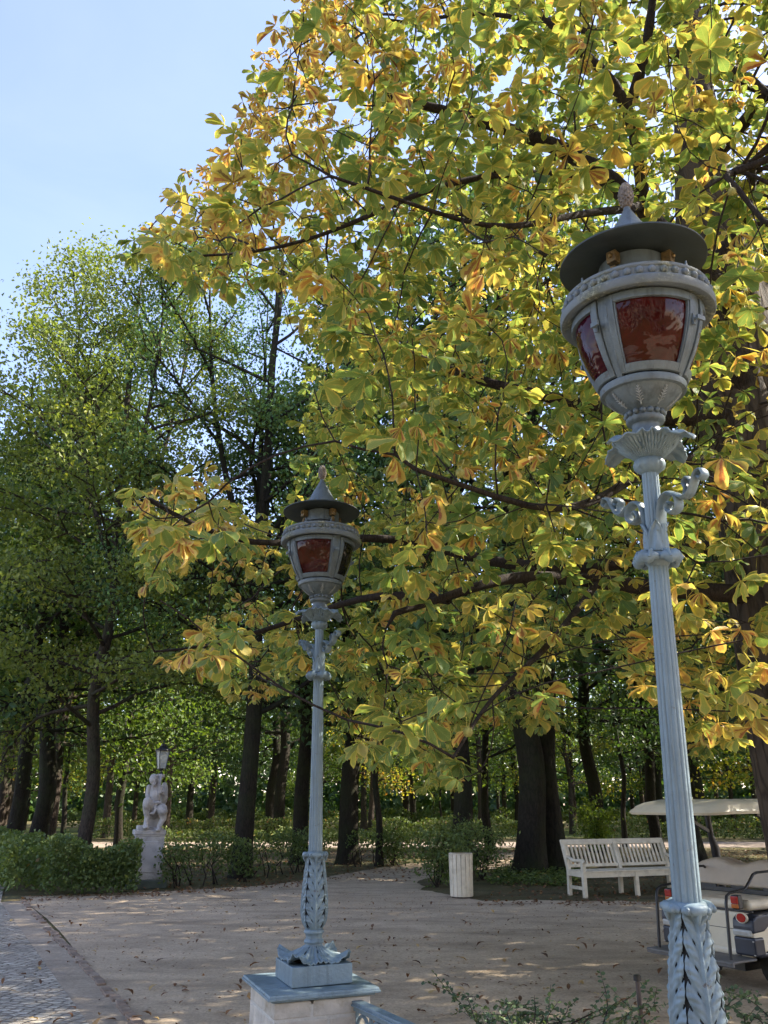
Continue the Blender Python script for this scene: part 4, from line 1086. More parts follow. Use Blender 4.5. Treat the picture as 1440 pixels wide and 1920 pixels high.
near = [
    (-35, 38, 5, 1.15, "yellow-green tree with backlight painted into its bright leaves at the far end of the cobbled path's hedge"),
    (205, 47, 5, 1.1, "yellowing tree far behind the corner hedge, between the reddish trunk and the satyr"),   # (pixel column, distance, kind, scale, label)
    (75, 29, 3, 1.0, "grey-brown thick trunk, one of a close pair behind the clipped corner hedge"),
    (100, 30.5, 0, 1.1, "paler slanting trunk beside the thick grey-brown one behind the corner hedge"),
    (32, 27, 1, .95, "dark upright trunk nearest the cobbled path's far end"),
    (8, 33, 0, 1.0, "dark trunk at the far end of the hedge along the cobbled path"),
    (126, 33, 4, 1.2, "thin dark trunk just beside the reddish tree trunk behind the hedge"),
    (232, 36, 2, 1.0, "slim dark trunk standing far behind the stone satyr, nearest it on its lamp-less side"),
    (565, 26, 1, 1.0, "dark trunk half hidden behind the shaft of the smaller-looking street lamp"),
    (655, 26, 3, 1.05, "thick black trunk between the street lamp shaft and the thin sapling"),
    (712, 25, 4, 1.25, "thin straight sapling by the path opening in the hedge"),
    (860, 23.5, 3, .98, "straight brown trunk rising right behind the white slatted bin"),
    (915, 33, 2, 1.0, "slim leaning trunk far behind the bin and the pair of mossy trunks"),
    (985, 22.6, 3, 1.30, "broad mossy trunk of a close pair, the one nearer the bin"),
    (1036, 23.4, 1, 1.35, "broad black trunk of the close pair, the one nearer the bench"),
    (1112, 33, 3, .95, "dark trunk standing behind the white bench's near end"),
    (1165, 37, 4, 1.4, "thin trunk behind the middle of the white bench"),
    (1292, 24, 3, 1.0, "brown trunk hidden mostly by the big street lamp's shaft behind the cart roof"),
    (1225, 34, 1, .9, "dark trunk under the cart roof's rounded end, beyond the bench")]
taken = []
for px, D, kd, s, lab in near:
    x, y = at(px, D); taken.append((x, y)); wood(kd, x, y, s, lab)
far_label = "slim dark-trunked tree among the many in the shady wood far behind the hedges"
cnt_w = 0; tries = 0
while cnt_w < 84 and tries < 9000:
    tries += 1
    D = math.sqrt(rng.uniform(36 ** 2, 84 ** 2)); a = rng.uniform(R(-34), R(40)); x, y = D * math.sin(a), D * math.cos(a)
    if any((x - q[0]) ** 2 + (y - q[1]) ** 2 < 4.1 ** 2 for q in taken) or (35.0 < y < 41.0): continue
    taken.append((x, y)); wood(int(rng.choice([0, 1, 2, 3, 4, 5], p=[.25, .18, .23, .12, .08, .14])), x, y, rng.uniform(.85, 1.15), far_label); cnt_w += 1
# trees added beside the clearing, out of view, to shade the gravel
for x, y, kd, s in [(10.6, 12.4, 1, 1.0), (11.2, 15.6, 3, 1.0), (14.6, 13.2, 1, 1.1), (18.5, 14.6, 0, 1.15), (19, 10.2, 1, 1.1), (22, 7, 3, 1.0), (13, 18.6, 3, 1.1), (16.5, 18, 1, 1.1), (20.5, 19.5, 0, 1.1), (12, 22.5, 1, 1.1), (16, 22, 2, 1.1), (20, 24, 3, 1.0), (15, 26.5, 2, 1.1), (24, 21, 1, 1.1), (25, 27, 0, 1.1), (-13.5, 30, 0, 1.0), (-18, 34, 1, 1.0)]:
    taken.append((x, y)); wood(kd, x, y, s, "added wood tree beyond the picture's edge beside the clearing")
# the far edge of the wood, one mass
r_ = np.random.default_rng(8); nn = 42000
aa = r_.uniform(R(-44), R(48), nn); dd = r_.uniform(92, 112, nn); hh = .3 + 17 * r_.random(nn) ** 1.6
hh *= .80 + .2 * np.sin(aa * 23) * np.sin(aa * 57 + 1)
cc = np.stack([dd * np.sin(aa), dd * np.cos(aa), hh], 1)
V, F, A = diamonds(cc, r_.uniform(.6, 1.3, nn), r_.normal(0, 1, (nn, 3)), r_.normal(0, 1, (nn, 3)) + np.array([0, -.3, .6]), np.clip(.45 + .2 * np.sin(aa * 40) + r_.normal(0, .15, nn), 0, 1), .8)
tag(link("far_woods", np_mesh("far_woods", V, F, M['leaf_d'], A, False)), "dense green mass of the wood closing the view", "wood", kind="stuff")

# ------------------------------------------------------------------ hedges and bushes
def hedge(label, pts, width, height, per_m, leaf, stems=3.0, base=.12, val=.45, seed=0, gap=0.0, group="clipped hornbeam hedges"):
    r = np.random.default_rng(seed); root = thing("hedge", label, "hedge", tuple(pts[0]) if len(pts[0]) == 3 else (pts[0][0], pts[0][1], 0), 0, group)
    o0 = np.array([pts[0][0], pts[0][1], 0]); C, W = [], []; s0, s1, q0, q1 = [], [], [], []
    for a, b in zip(pts[:-1], pts[1:]):
        a = np.array([a[0], a[1], 0.]); b = np.array([b[0], b[1], 0.]); L = np.linalg.norm(b - a); d = (b - a) / L; sdv = np.array([-d[1], d[0], 0])
        n = int(L * per_m); t = r.random(n); s = np.sign(r.uniform(-1, 1, n)) * r.random(n) ** .45; h = r.random(n) ** .75
        wob = 1 + .10 * np.sin(t * L * 2.3 + seed) + .08 * np.sin(t * L * 5.1)
        keep = r.random(n) > gap * (.5 + .5 * np.sin(t * L * 3.1 + 2 * h + seed)) * (1.3 - h)
        p = a + d * (t * L)[:, None] + sdv * (s * width / 2 * (.78 + .22 * h))[:, None]; p[:, 2] = base + (height * wob - base) * h
        C.append(p[keep]); W.append((s * 0 + val + .12 * (h - .5))[keep])
        for _ in range(int(L * stems)):
            q = a + d * r.random() * L + sdv * r.uniform(-.3, .3) * width; z = 0
            p0 = q.copy(); m = 4; s0, s1, q0, q1 = [], [], [], []
            for j in range(m):
                p1 = p0 + np.array([r.normal(0, .09), r.normal(0, .09), height * .85 / m]); s0.append(p0); s1.append(p1); q0.append(.014 * (1 - j / m) + .004); q1.append(.014 * (1 - (j + 1) / m) + .004)
                if j:
                    e = p0 + np.array([r.normal(0, .14), r.normal(0, .14), r.uniform(.05, .22)]); s0.append(p0); s1.append(e); q0.append(.006); q1.append(.002)
                p0 = p1
            V, F = segs_mesh(np.array(s0) - o0, np.array(s1) - o0, np.array(q0), np.array(q1), None, None, 5); link("stem", np_mesh("stem", V, F, M['twig']), root)
    C = np.concatenate(C) - o0; W = np.concatenate(W); n = len(C)
    ax = r.normal(0, 1, (n, 3)); ax[:, 2] -= .3
    V, F, A = diamonds(C + r.normal(0, .03, (n, 3)), r.uniform(.7, 1.3, n) * leaf, ax, r.normal(0, .8, (n, 3)) + np.array([0, 0, .8]), np.clip(W + r.normal(0, .17, n), 0, 1), .66)
    link("foliage", np_mesh("foliage", V, F, M['hedge'], A, False), root)
    return root
gl = lambda *p: G(*p)
c0 = G(66, 1684); hA = G(236, 1676); back = G(-150, 1580)
hedge("thick green corner hedge along the gravel, ending at the stone satyr", [c0 + np.array([0, .35, 0]), hA + np.array([.22, .02, 0])], 1.0, .98, 2900, .085, 0, .08, .45, 2)
hedge("green hedge running back along the cobbled path", [c0 + np.array([-.35, .4, 0]), G(-18, 1645), back], 1.0, 1.0, 900, .10, 0, .08, .5, 3)
hedge("sparse hedge with bare stems between the stone satyr and the tree by the lamp shaft", [G(284, 1667) + np.array([0, .02, 0]), G(470, 1655) + np.array([0, .4, 0])], .8, .92, 950, .085, 5, .15, .42, 4, .8)
hedge("thin brownish hedge behind the smaller street lamp's shaft, ending at the path opening", [G(480, 1650) + np.array([0, .6, 0]), G(600, 1632)], .8, .95, 800, .085, 4, .15, .42, 5, .8)
hedge("open straggly hedge just past the path opening, by the sapling", [G(650, 1625), G(790, 1625)], .7, .85, 520, .085, 4, .2, .40, 6, .9)
def row(y, x0, x1, h, per, leaf, label, sd, wv=.9): return hedge(label, [(x0, y), (x1, y)], wv, h, per, leaf, 0, .05, .5, sd, .2)
row(43.5, -15.0, -1.5, .95, 420, .13, "low clipped hedge beyond the pale path, behind the satyr", 11)
row(43.5, -0.6, 8.5, .95, 420, .13, "low clipped hedge beyond the pale path, behind the bin", 12)
row(43.5, 9.6, 24, .95, 420, .13, "low clipped hedge beyond the pale path, behind the bench", 13)
row(33.2, -9.0, 2.0, .75, 330, .11, "low ragged hedge on the near side of the pale path", 14)
row(64, -26, 40, 1.2, 170, .24, "long dim hedge deep in the wood, behind all the others", 15)

def bush(label, pos, r0, h, n, leaf, seed, mat, nst=7):
    r = np.random.default_rng(seed); root = thing("bush", label, "bush", tuple(pos), 0, "bushes at the edge of the gravel")
    s0, s1, q0, q1, ce_ = [], [], [], [], []
    for k in range(nst):
        a = r.uniform(0, 6.28); p = np.array([math.cos(a) * .012, math.sin(a) * .012, 0]); d = np.array([math.cos(a) * r.uniform(.1, .8) * r0 / h, math.sin(a) * r.uniform(.1, .8) * r0 / h, 1.]); m = 7
        for j in range(m):
            q = p + d / np.linalg.norm(d) * h * 1.05 / m + r.normal(0, .04, 3); s0.append(p); s1.append(q); q0.append(.012 * (1 - j / m) + .003); q1.append(.012 * (1 - (j + 1) / m) + .003); p = q
            if j > 1:
                for _ in range(3):
                    e = q + r.normal(0, .16, 3); s0.append(q); s1.append(e); q0.append(.005); q1.append(.002); ce_.append(e)
    V, F = segs_mesh(np.array(s0), np.array(s1), np.array(q0), np.array(q1), None, None, 5); link("stem", np_mesh("stem", V, F, M['twig']), root)
    ce_ = np.array(ce_); per = max(3, n // len(ce_))
    V, F, A = scatter_leaves(r, ce_, .45 + r.normal(0, .1, len(ce_)), per, .12, leaf, .7)
    link("foliage", np_mesh("foliage", V, F, mat, A, False), root); return root
bush("straggly leafy bush at the edge of the gravel before the bin", G(820, 1664), .55, .95, 1500, .085, 1, M['hedge'])
bush("small rounded bush right behind the white bin", G(905, 1650), .6, 1.0, 1500, .085, 2, M['hedge'])
bush("loose bush by the straight trunk, half behind the bin", G(845, 1640), .6, 1.0, 1300, .085, 3, M['hedge'])
bush("low bush beside the sapling on the path's far side", G(735, 1622), .6, .9, 1200, .085, 4, M['hedge'])
bush("sunlit bush between the black trunk pair and the bench back", G(1130, 1606), .9, 1.4, 2000, .11, 5, M['leaf_c'])

# ------------------------------------------------------------------ ground sheets
def sheet(name, pts, z, mat, label=None, cat=None, kind="structure"):
    me = bpy.data.meshes.new(name); me.from_pydata([(p[0], p[1], z) for p in pts], [], [tuple(range(len(pts)))])
    me.materials.append(mat); me.update()
    bm = bmesh.new(); bm.from_mesh(me); bmesh.ops.triangulate(bm, faces=bm.faces); bmesh.ops.recalc_face_normals(bm, faces=bm.faces)
    if bm.faces and bm.faces[0].normal.z < 0: bmesh.ops.reverse_faces(bm, faces=bm.faces)
    bm.to_mesh(me); bm.free()
    return tag(link(name, me), label, cat, kind=kind)
sheet("ground", [(-420, -120), (420, -120), (420, 700), (-420, 700)], 0.0, M['floor'], "leaf-strewn earth of the park", "ground")
def ragged(pts, amp=.12, sub=6, seed=0):
    r = np.random.default_rng(seed); out = []
    for i in range(len(pts)):
        a, b = np.array(pts[i][:2]), np.array(pts[(i + 1) % len(pts)][:2]); L = np.linalg.norm(b - a)
        m = sub if 0.8 < L < 14 else 1
        for j in range(m): out.append(a + (b - a) * j / m + (r.normal(0, amp, 2) if j else 0))
    return out
sheet("lawn", ragged([(-30, 45.5), (34, 45.5), (34, 62), (-30, 62)], .2, 1), .004, M['grass'], "mown grass between the hedges under the far trees", "grass")
sheet("pale_path", ragged([(-40, 35.3), (45, 35.3), (45, 40.2), (-40, 40.2)], .1, 1), .006, M['path'], "pale sandy path crossing behind the hedges", "path")
e0, e1 = G(48, 1690), G(272, 1920); ed = (e1 - e0) / np.linalg.norm(e1 - e0); eN = e1 + ed * 9
court = [tuple(eN[:2]), tuple(e1[:2]), tuple(e0[:2])] + [tuple(G(*q)[:2]) for q in [(40, 1682), (110, 1680), (240, 1674), (340, 1670), (480, 1662), (592, 1648), (640, 1640), (700, 1630), (800, 1617), (900, 1606), (960, 1598), (1010, 1604), (975, 1622), (870, 1636), (785, 1652), (790, 1668), (840, 1678), (905, 1690), (1000, 1688), (1070, 1690), (1240, 1692)]] + [(9, 14.5), (12, 8), (12, -6), (-1, -8)]
sheet("gravel_court", ragged(court, .07, 7, 3), .008, M['court'], "beige gravel clearing strewn with dry leaves", "gravel court")
perp = np.array([-ed[1], ed[0], 0]); perp = perp if perp[0] < 0 else -perp
v0, v1 = e0 + perp * .42, eN + perp * .42
sheet("sandy_verge", ragged([e0, eN, v1, v0], .05, 9, 5), .012, M['verge'], "sandy strip beside the cobbles", "verge")
sheet("cobbled_path", [v0 + perp * .0, v1, v1 + perp * 7, G(-420, 1655), G(-60, 1640), G(10, 1655)], .016, M['cobble'], "grey cobbled path", "cobbled path")
b = MB(); s = 0.0; Lk = np.linalg.norm(eN - e0)
while s < Lk:
    l = rng.uniform(.16, .24); c = e0 + ed * (s + l / 2) + perp * rng.normal(.06, .018); an = math.atan2(ed[1], ed[0]) + rng.normal(0, .03)
    if rng.random() > .14: b.box((c[0], c[1], .008 + rng.uniform(-.004, .004)), (l - .012, .085, .05), Matrix.Rotation(an, 3, 'Z'))
    s += l
tag(b.build("kerb", M['edging'], None, .006), "worn brick edging between cobbles and gravel", "kerb", kind="structure")
# leaf litter and ivy
r_ = np.random.default_rng(31)
def litter(name, label, cat, polys, n, size, mat, zz=.03, up=1.2, val=.4):
    C = np.zeros((0, 3))
    while len(C) < n:
        q = np.stack([r_.uniform(-16, 20, 20000), r_.uniform(13, 46, 20000), zz * r_.random(20000) + .012], 1)
        C = np.concatenate([C, q[np.any([in_poly(q[:, 0], q[:, 1], pl) for pl in polys], axis=0)]])
    C = C[:n]; V, F, A = diamonds(C, r_.uniform(.6, 1.3, n) * size, r_.normal(0, 1, (n, 3)) * np.array([1, 1, .25]), r_.normal(0, .35, (n, 3)) + np.array([0, 0, up]), np.clip(val + r_.normal(0, .25, n), 0, 1), .6)
    return tag(link(name, np_mesh(name, V, F, mat, A, False)), label, cat, kind="stuff")
q2 = lambda *ps: [tuple(G(*p)[:2]) for p in ps]
litter("leaf_litter", "brown leaf litter covering the earth under the trees", "leaf litter", [q2((900, 1688), (1300, 1690), (1440, 1640), (1000, 1625)), q2((240, 1682), (600, 1655), (600, 1600), (240, 1620)), [(-14, 20), (14, 20), (16, 34), (-14, 34)]], 9000, .085, M['litter'])
litter("ivy_leaves", "low dark ivy at the foot of the mossy trunk pair", "ivy", [q2((915, 1660), (1065, 1664), (1110, 1648), (1060, 1630), (930, 1636))], 2600, .10, M['hedge'], .16, 1.0, .35)

litter("leaf_litter", "dry leaves drifted along the hedge foot and the edge of the gravel", "leaf litter", [q2((30, 1692), (240, 1688), (240, 1676), (40, 1682)), q2((240, 1686), (600, 1662), (600, 1650), (240, 1674)), q2((880, 1700), (1240, 1700), (1240, 1690), (900, 1690))], 700, .075, M['litter'], .02, 1.2, .5)
# crumbs of leaf, twig and gravel trodden into the court
n_ = 9000; cx_ = r_.uniform(-9, 9, n_); cy_ = 6.5 + 12 * r_.random(n_) ** .8; C = np.stack([cx_, cy_, np.full(n_, .0115)], 1)
okc = in_poly(cx_, cy_, [(p[0], p[1]) for p in court]); C = C[okc]; n_ = len(C)
clump = r_.random(n_) < .35 + .6 * (np.sin(C[:, 0] * 1.9 + 1) * np.sin(C[:, 1] * 1.3) > .1); C = C[clump]; n_ = len(C)
V, F, A = diamonds(C, r_.uniform(.012, .042, n_), r_.normal(0, 1, (n_, 3)) * np.array([1, 1, .08]), r_.normal(0, .18, (n_, 3)) + np.array([0, 0, 1.2]), np.clip(r_.choice([.1, .35, .55, 1.0], n_) + r_.normal(0, .08, n_), 0, 1), .7)
tag(link("debris", np_mesh("debris", V, F, M['litter'], A, False)), "crumbs of leaf, twig and grit trodden into the gravel", "debris", kind="stuff")

# ------------------------------------------------------------------ fallen leaves, one by one
kinds_ = [("dark brown curled leaf", .12), ("russet brown leaf", .38), ("orange-brown leaf", .62), ("pale straw-coloured leaf", .95)]
protoL = []
for k, (nm, v) in enumerate(kinds_):
    for q in range(3):
        nn = 1
        parts = [leaflets(np.array([[0, 0, .012]]), np.array([[math.cos(a), math.sin(a), .1]]), np.array([[0, 0, 1.]]), np.array([.09]), np.array([.9]), np.array([rng.uniform(.3, 1.3)]), np.array([rng.uniform(.2, .9)]), np.array([[v, .9]])) for a in [(j - (nn - 1) / 2) * .9 for j in range(nn)]]
        V, F, A = join_parts(parts); V[:, 2] -= V[:, 2].min() - .002; protoL.append((k, np_mesh("fallen_leaf", V, F, M['litter'], A)))
def cobbles_at(p): return float(np.dot(np.array(p[:2]) - e0[:2], perp[:2])) > .42
nleaf = 0
while nleaf < 290:
    x, y = rng.uniform(-30, 1470), 1690 + 245 * rng.random() ** 1.0
    p = G(x, y)
    if x > 1330 and y > 1760: continue
    if math.hypot(p[0] - posL[0], p[1] - posL[1]) < .6: continue
    k, me = protoL[int(rng.choice(12, p=[.10, .10, .05, .11, .11, .05, .08, .08, .04, .12, .11, .05]))]
    o = link("fallen_leaf", me); cob = cobbles_at(p)
    o.location = (p[0], p[1], .017 if cob else (.013 if float(np.dot(p[:2] - e0[:2], perp[:2])) > 0 else .009)); sc = rng.uniform(.5, 1.35); o.scale = (sc, sc, sc * rng.uniform(.7, 1.2)); o.rotation_euler = (0, 0, rng.uniform(0, 6.28))
    tag(o, kinds_[k][0] + (" fallen on the grey cobbles" if cob else " fallen on the beige gravel"), "fallen leaf", "fallen leaves on the open ground"); nleaf += 1
# ================================================================== STATUE WITH ITS LANTERN
sp = G(263, 1668); sp = sp + np.array([0, .35, 0])
saz = math.atan2(sp[0], sp[1])
st = thing("satyr_statue", "weathered grey stone satyr seated on a tall block between two hedges", "statue", tuple(sp), -saz + R(6))
b = MB(); b.box((0, 0, .085), (.82, .62, .17)); b.build("base_slab", M['mossy'], st, .02)
b = MB(); b.box((0, .0, .62), (.60, .48, .90), taper=.97); b.box((-.02, 0, 1.11), (.66, .52, .10)); b.box((-.01, 0, 1.045), (.62, .49, .05)); b.box((-.17, -.02, 1.20), (.24, .40, .09)); b.box((.15, -.03, 1.175), (.20, .40, .05)); b.box((.05, .08, 1.19), (.3, .3, .08)); b.box((0, -.235, .62), (.42, .03, .62), taper=.97); b.build("pedestal", M['statue'], st, .015)
def cap_chain(b, pts, rad, n=10):
    b.tube(pts, rad, n)
    for p, r in zip(pts, rad): b.ball(p, r, n, 7)
b = MB(); H0 = 1.16
X = lambda x, z, y=0.0: (x, y, z)
# rock seat and the column/basket at his back
b.box((.03, .12, 1.36), (.28, .20, .36)); b.ball((.03, .05, 1.50), .17, 12, 8, (1.1, .8, .8)); b.ball((.235, .14, 1.90), .11, 12, 8, (.85, .85, 2.3)); b.lathe([(.07, -.05), (.095, -.02), (.085, .02), (.10, .045)], 14, c=(.125, .04, 2.27))
# trunk, chest, neck, head
cap_chain(b, [X(.05, 1.58, -.03), X(.03, 1.72, -.06), X(.02, 1.86, -.06), X(.00, 2.00, -.05), X(-.01, 2.09, -.07)], [.115, .100, .125, .100, .060])
b.ball((-.04, -.11, 2.19), .100, 14, 10, (.95, 1.0, 1.12)); b.ball((-.03, -.16, 2.10), .045, 8, 6, (1, 1, 1.4)); b.ball((-.03, -.185, 2.185), .020, 8, 6, (.8, 1.1, 1.4))
for s in (-1, 1): b.ball((-.03 + s * .035, -.165, 2.225), .022, 8, 6, (1.2, .8, .6)); b.ball((-.03 + s * .093, -.08, 2.20), .024, 8, 6, (.6, .9, 1.5)); b.ball((-.03 + s * .05, -.12, 2.275), .030, 8, 6, (.9, 1, .8))
b.ball((-.03, -.04, 2.25), .085, 10, 8, (1.05, 1, .8))
# his right arm down across the lap, hand on the knee; left arm up to the basket
cap_chain(b, [X(-.12, 2.03, -.05), X(-.145, 1.88, -.07), X(-.115, 1.76, -.14), X(-.01, 1.70, -.22), X(.09, 1.715, -.24)], [.058, .048, .042, .038, .034])
for q in range(4): cap_chain(b, [(.10 + .012 * q, -.25, 1.73 - .016 * q), (.135 + .008 * q, -.245, 1.725 - .018 * q)], [.012, .010], 6)
cap_chain(b, [X(.12, 2.02, -.04), X(.19, 1.90, -.06), X(.12, 1.93, -.13), X(.085, 2.08, -.12), X(.105, 2.22, -.08)], [.062, .056, .050, .042, .038])
for q in range(4): cap_chain(b, [(.08 + .018 * q, -.07, 2.25), (.082 + .018 * q, -.05, 2.29)], [.012, .010], 6)
# shaggy goat thighs, shins and hooves
cap_chain(b, [X(-.02, 1.58, -.05), X(-.10, 1.68, -.20), X(-.145, 1.74, -.25)], [.115, .105, .085])
cap_chain(b, [X(-.145, 1.72, -.25), X(-.150, 1.58, -.24), X(-.115, 1.42, -.20), X(-.125, 1.30, -.21), X(-.13, 1.22, -.24)], [.088, .072, .055, .048, .055])
b.ball((-.17, -.27, 1.67), .075, 10, 8, (.9, 1, 1.5)); b.ball((-.13, -.27, 1.21), .06, 10, 8, (1, 1.3, .7))
cap_chain(b, [X(.10, 1.58, -.06), X(.17, 1.58, -.20), X(.19, 1.53, -.25)], [.115, .118, .105])
cap_chain(b, [X(.19, 1.52, -.24), X(.215, 1.38, -.22), X(.17, 1.28, -.22), X(.13, 1.17, -.25)], [.10, .068, .052, .05]); b.ball((.12, -.28, 1.155), .055, 10, 8, (1, 1.3, .7))
# pan pipe, drapery
cap_chain(b, [X(.035, 1.66, -.22), X(.03, 1.55, -.25), X(.0, 1.49, -.26), X(-.05, 1.49, -.25)], [.035, .030, .028, .022]); b.ball((.02, -.08, 1.55), .13, 10, 8)
b.v = [((x + .02) * (1.04 if z < 1.85 else 1.0) - .02, y * 1.1, z) for x, y, z in b.v]
o = b.build("figure", M['statue'], st); m = o.modifiers.new("remesh", 'REMESH'); m.mode = 'VOXEL'; m.voxel_size = .009; m.use_smooth_shade = True
m = o.modifiers.new("smooth", 'SMOOTH'); m.factor = .5; m.iterations = 2
rot = Matrix.Rotation(-saz + R(6), 3, 'Z')
lp = Vector(sp) + rot @ Vector((.125, .06, 2.318))
ln = thing("lantern", "tapered glass lantern with a black frame standing on the stone satyr's basket", "lantern", tuple(lp), -saz + R(20))
b = MB(); b.lathe([(.05, 0), (.055, .015), (.02, .03), (.018, .07), (.045, .085), (.05, .10)], 16); b.build("foot", M['black'], ln)
b = MB(); b.box((0, 0, .30), (.135, .135, .38), taper=1.62); b.build("glass", M['lamp_glass'], ln)
b = MB()
for i in (-1, 1):
    for j in (-1, 1): b.bar((i * .071, j * .071, .105), (i * .115, j * .115, .495), .014, .014)
b.box((0, 0, .108), (.155, .155, .016)); b.box((0, 0, .496), (.255, .255, .022)); b.build("frame", M['black'], ln)
b = MB(); b.lathe([(.165, .507), (.16, .52), (.10, .555), (.07, .60), (.06, .605), (.06, .63), (.03, .65), (.012, .67), (.02, .69), (.004, .72)], 16)
for i in (-1, 1):
    for j in (-1, 1): b.ball((i * .115, j * .115, .525), .020, 8, 6, (1, 1, 1.3))
b.build("roof", M['black'], ln)

# ================================================================== BENCH
f0 = G(1098, 1684); f1 = G(1070, 1679); bd = f1 - f0; ya = math.atan2(bd[1], bd[0])
bn = thing("park_bench", "long cream-white wooden bench with a slatted back at the edge of the gravel", "bench", (f0[0], f0[1], 0), ya - R(90))
L = 2.42; W = M['white']       # local: x along, y back, z up; origin at the front foot nearest the bin
def part(name, fn, mat=W, bev=.006):
    b = MB(); fn(b); return b.build(name, mat, bn, bev)
for x in (.0, L / 2, L):
    part("leg", lambda b: b.bar((x, .0, 0), (x, .0, .43 if x == L / 2 else .62), .075, .075, up=(0, 1, 0)))
    part("leg", lambda b: b.bar((x, .52, 0), (x, .50, .45), .070, .075, up=(0, 1, 0)))
    part("back_post", lambda b: b.bar((x, .495, .45), (x, .66, .945), .065, .085 if x != L / 2 else .10, up=(0, 1, 0)))
    part("side_rail", lambda b: b.bar((x, .03, .40), (x, .50, .40), .04, .09))
    if x != L / 2: part("lower_rail", lambda b: b.bar((x, .03, .16), (x, .50, .16), .04, .06))
for x in (0, L):
    def arm(b):
        b.tube([(x, -.05, .615), (x, .0, .645), (x, .12, .648), (x, .30, .638), (x, .52, .70)], [.030, .036, .034, .030, .030], 8, flat=1.15)
    part("armrest", arm, W, 0)
part("front_apron", lambda b: b.bar((.0375, -.005, .395), (L - .0375, -.005, .395), .035, .10))
part("seat", lambda b: [b.bar((-.03, y, .455), (L + .03, y, .455), .098, .026) for y in (.005, .112, .219, .326, .433)])
part("top_rail", lambda b: b.bar((-.045, .665, .955), (L + .045, .665, .955), .050, .105, up=(0, .32, 1)))
part("bottom_rail", lambda b: [b.bar((x0 + .034, .515, .530), (x1 - .034, .515, .530), .040, .060, up=(0, .32, 1)) for x0, x1 in ((0, L / 2), (L / 2, L))])
def slats(b):
    for x0, x1 in ((0, L / 2), (L / 2, L)):
        for k in range(12):
            x = x0 + .035 + (x1 - x0 - .07) * (k + .5) / 12; b.bar((x, .524, .555), (x, .652, .925), .045, .016, up=(0, 1, 0))
part("back_slats", slats, W, .003)

# ================================================================== LITTER BIN
bp = G(866, 1686); bp = bp + np.array([bp[0], bp[1], 0]) / np.linalg.norm(bp[:2]) * .2
tb = thing("litter_bin", "round bin of upright cream-white slats standing on the gravel before a trunk", "litter bin", tuple(bp), R(7))
for k in range(16):
    a = 2 * math.pi * k / 16; c = Vector((math.cos(a), math.sin(a), 0)); b = MB()
    b.bar(c * .205 + Vector((0, 0, .035)), c * .218 + Vector((0, 0, .775)), .078, .022, up=c); b.build("slat", W, tb, .005)
b = MB(); b.lathe([(.185, .05), (.185, .08), (.192, .09), (.203, .745), (.195, .75), (.185, .70), (.17, .10)], 28); b.build("liner", M['black'], tb)
b = MB(); b.lathe([(.190, 0), (.195, .03), (.15, .04)], 24); b.build("foot_ring", M['rust'], tb)
b = MB(); b.lathe([(.182, .766), (.226, .776), (.232, .785), (.226, .792), (.185, .792)], 32, caps=False); b.build("rim", W, tb)

# ================================================================== GOLF CART
Wv = np.array([.53, -.848]); Fv = np.array([.848, .53])
np_ = G(1372, 1806, .30); O = np_[:2] - .50 * Wv
cart = thing("golf_cart", "cream golf cart with a rear-facing tan seat and black rails, parked on the gravel", "golf cart", (O[0], O[1], 0), math.atan2(Wv[1], Wv[0]))
def cp(name, fn, mat, bev=.0, parent=None, seg=3):
    b = MB(); fn(b)
    if name in ("roof_strut", "roof_brace", "front_strut", "roof"): zk = lambda z: .3 + (z - .3) * .935
    elif name in ("wheel", "rim", "rear_axle", "step_bracket"): zk = lambda z: z
    else: zk = lambda z: z if z < .3 else .3 + (z - .3) * .775
    b.v = [(x, y, zk(z)) for x, y, z in b.v]
    return b.build(name, mat, parent or cart, bev, seg)
cp("step_plate", lambda b: [b.box((0, .19, .295), (1.0, .40, .028)), b.box((0, .02, .282), (1.02, .03, .05))], M['deck'], .012)
cp("step_bracket", lambda b: [b.bar((x, .1, .27), (x, .6, .30), .05, .05) for x in (-.30, .30)], M['black'])
def body(b):
    b.box((0, 1.35, .34), (.86, 1.90, .10))
    b.box((0, .46, .56), (.84, .10, .50)); b.box((0, .85, .66), (.72, .72, .28))
cp("body", body, M['cart'], .03)
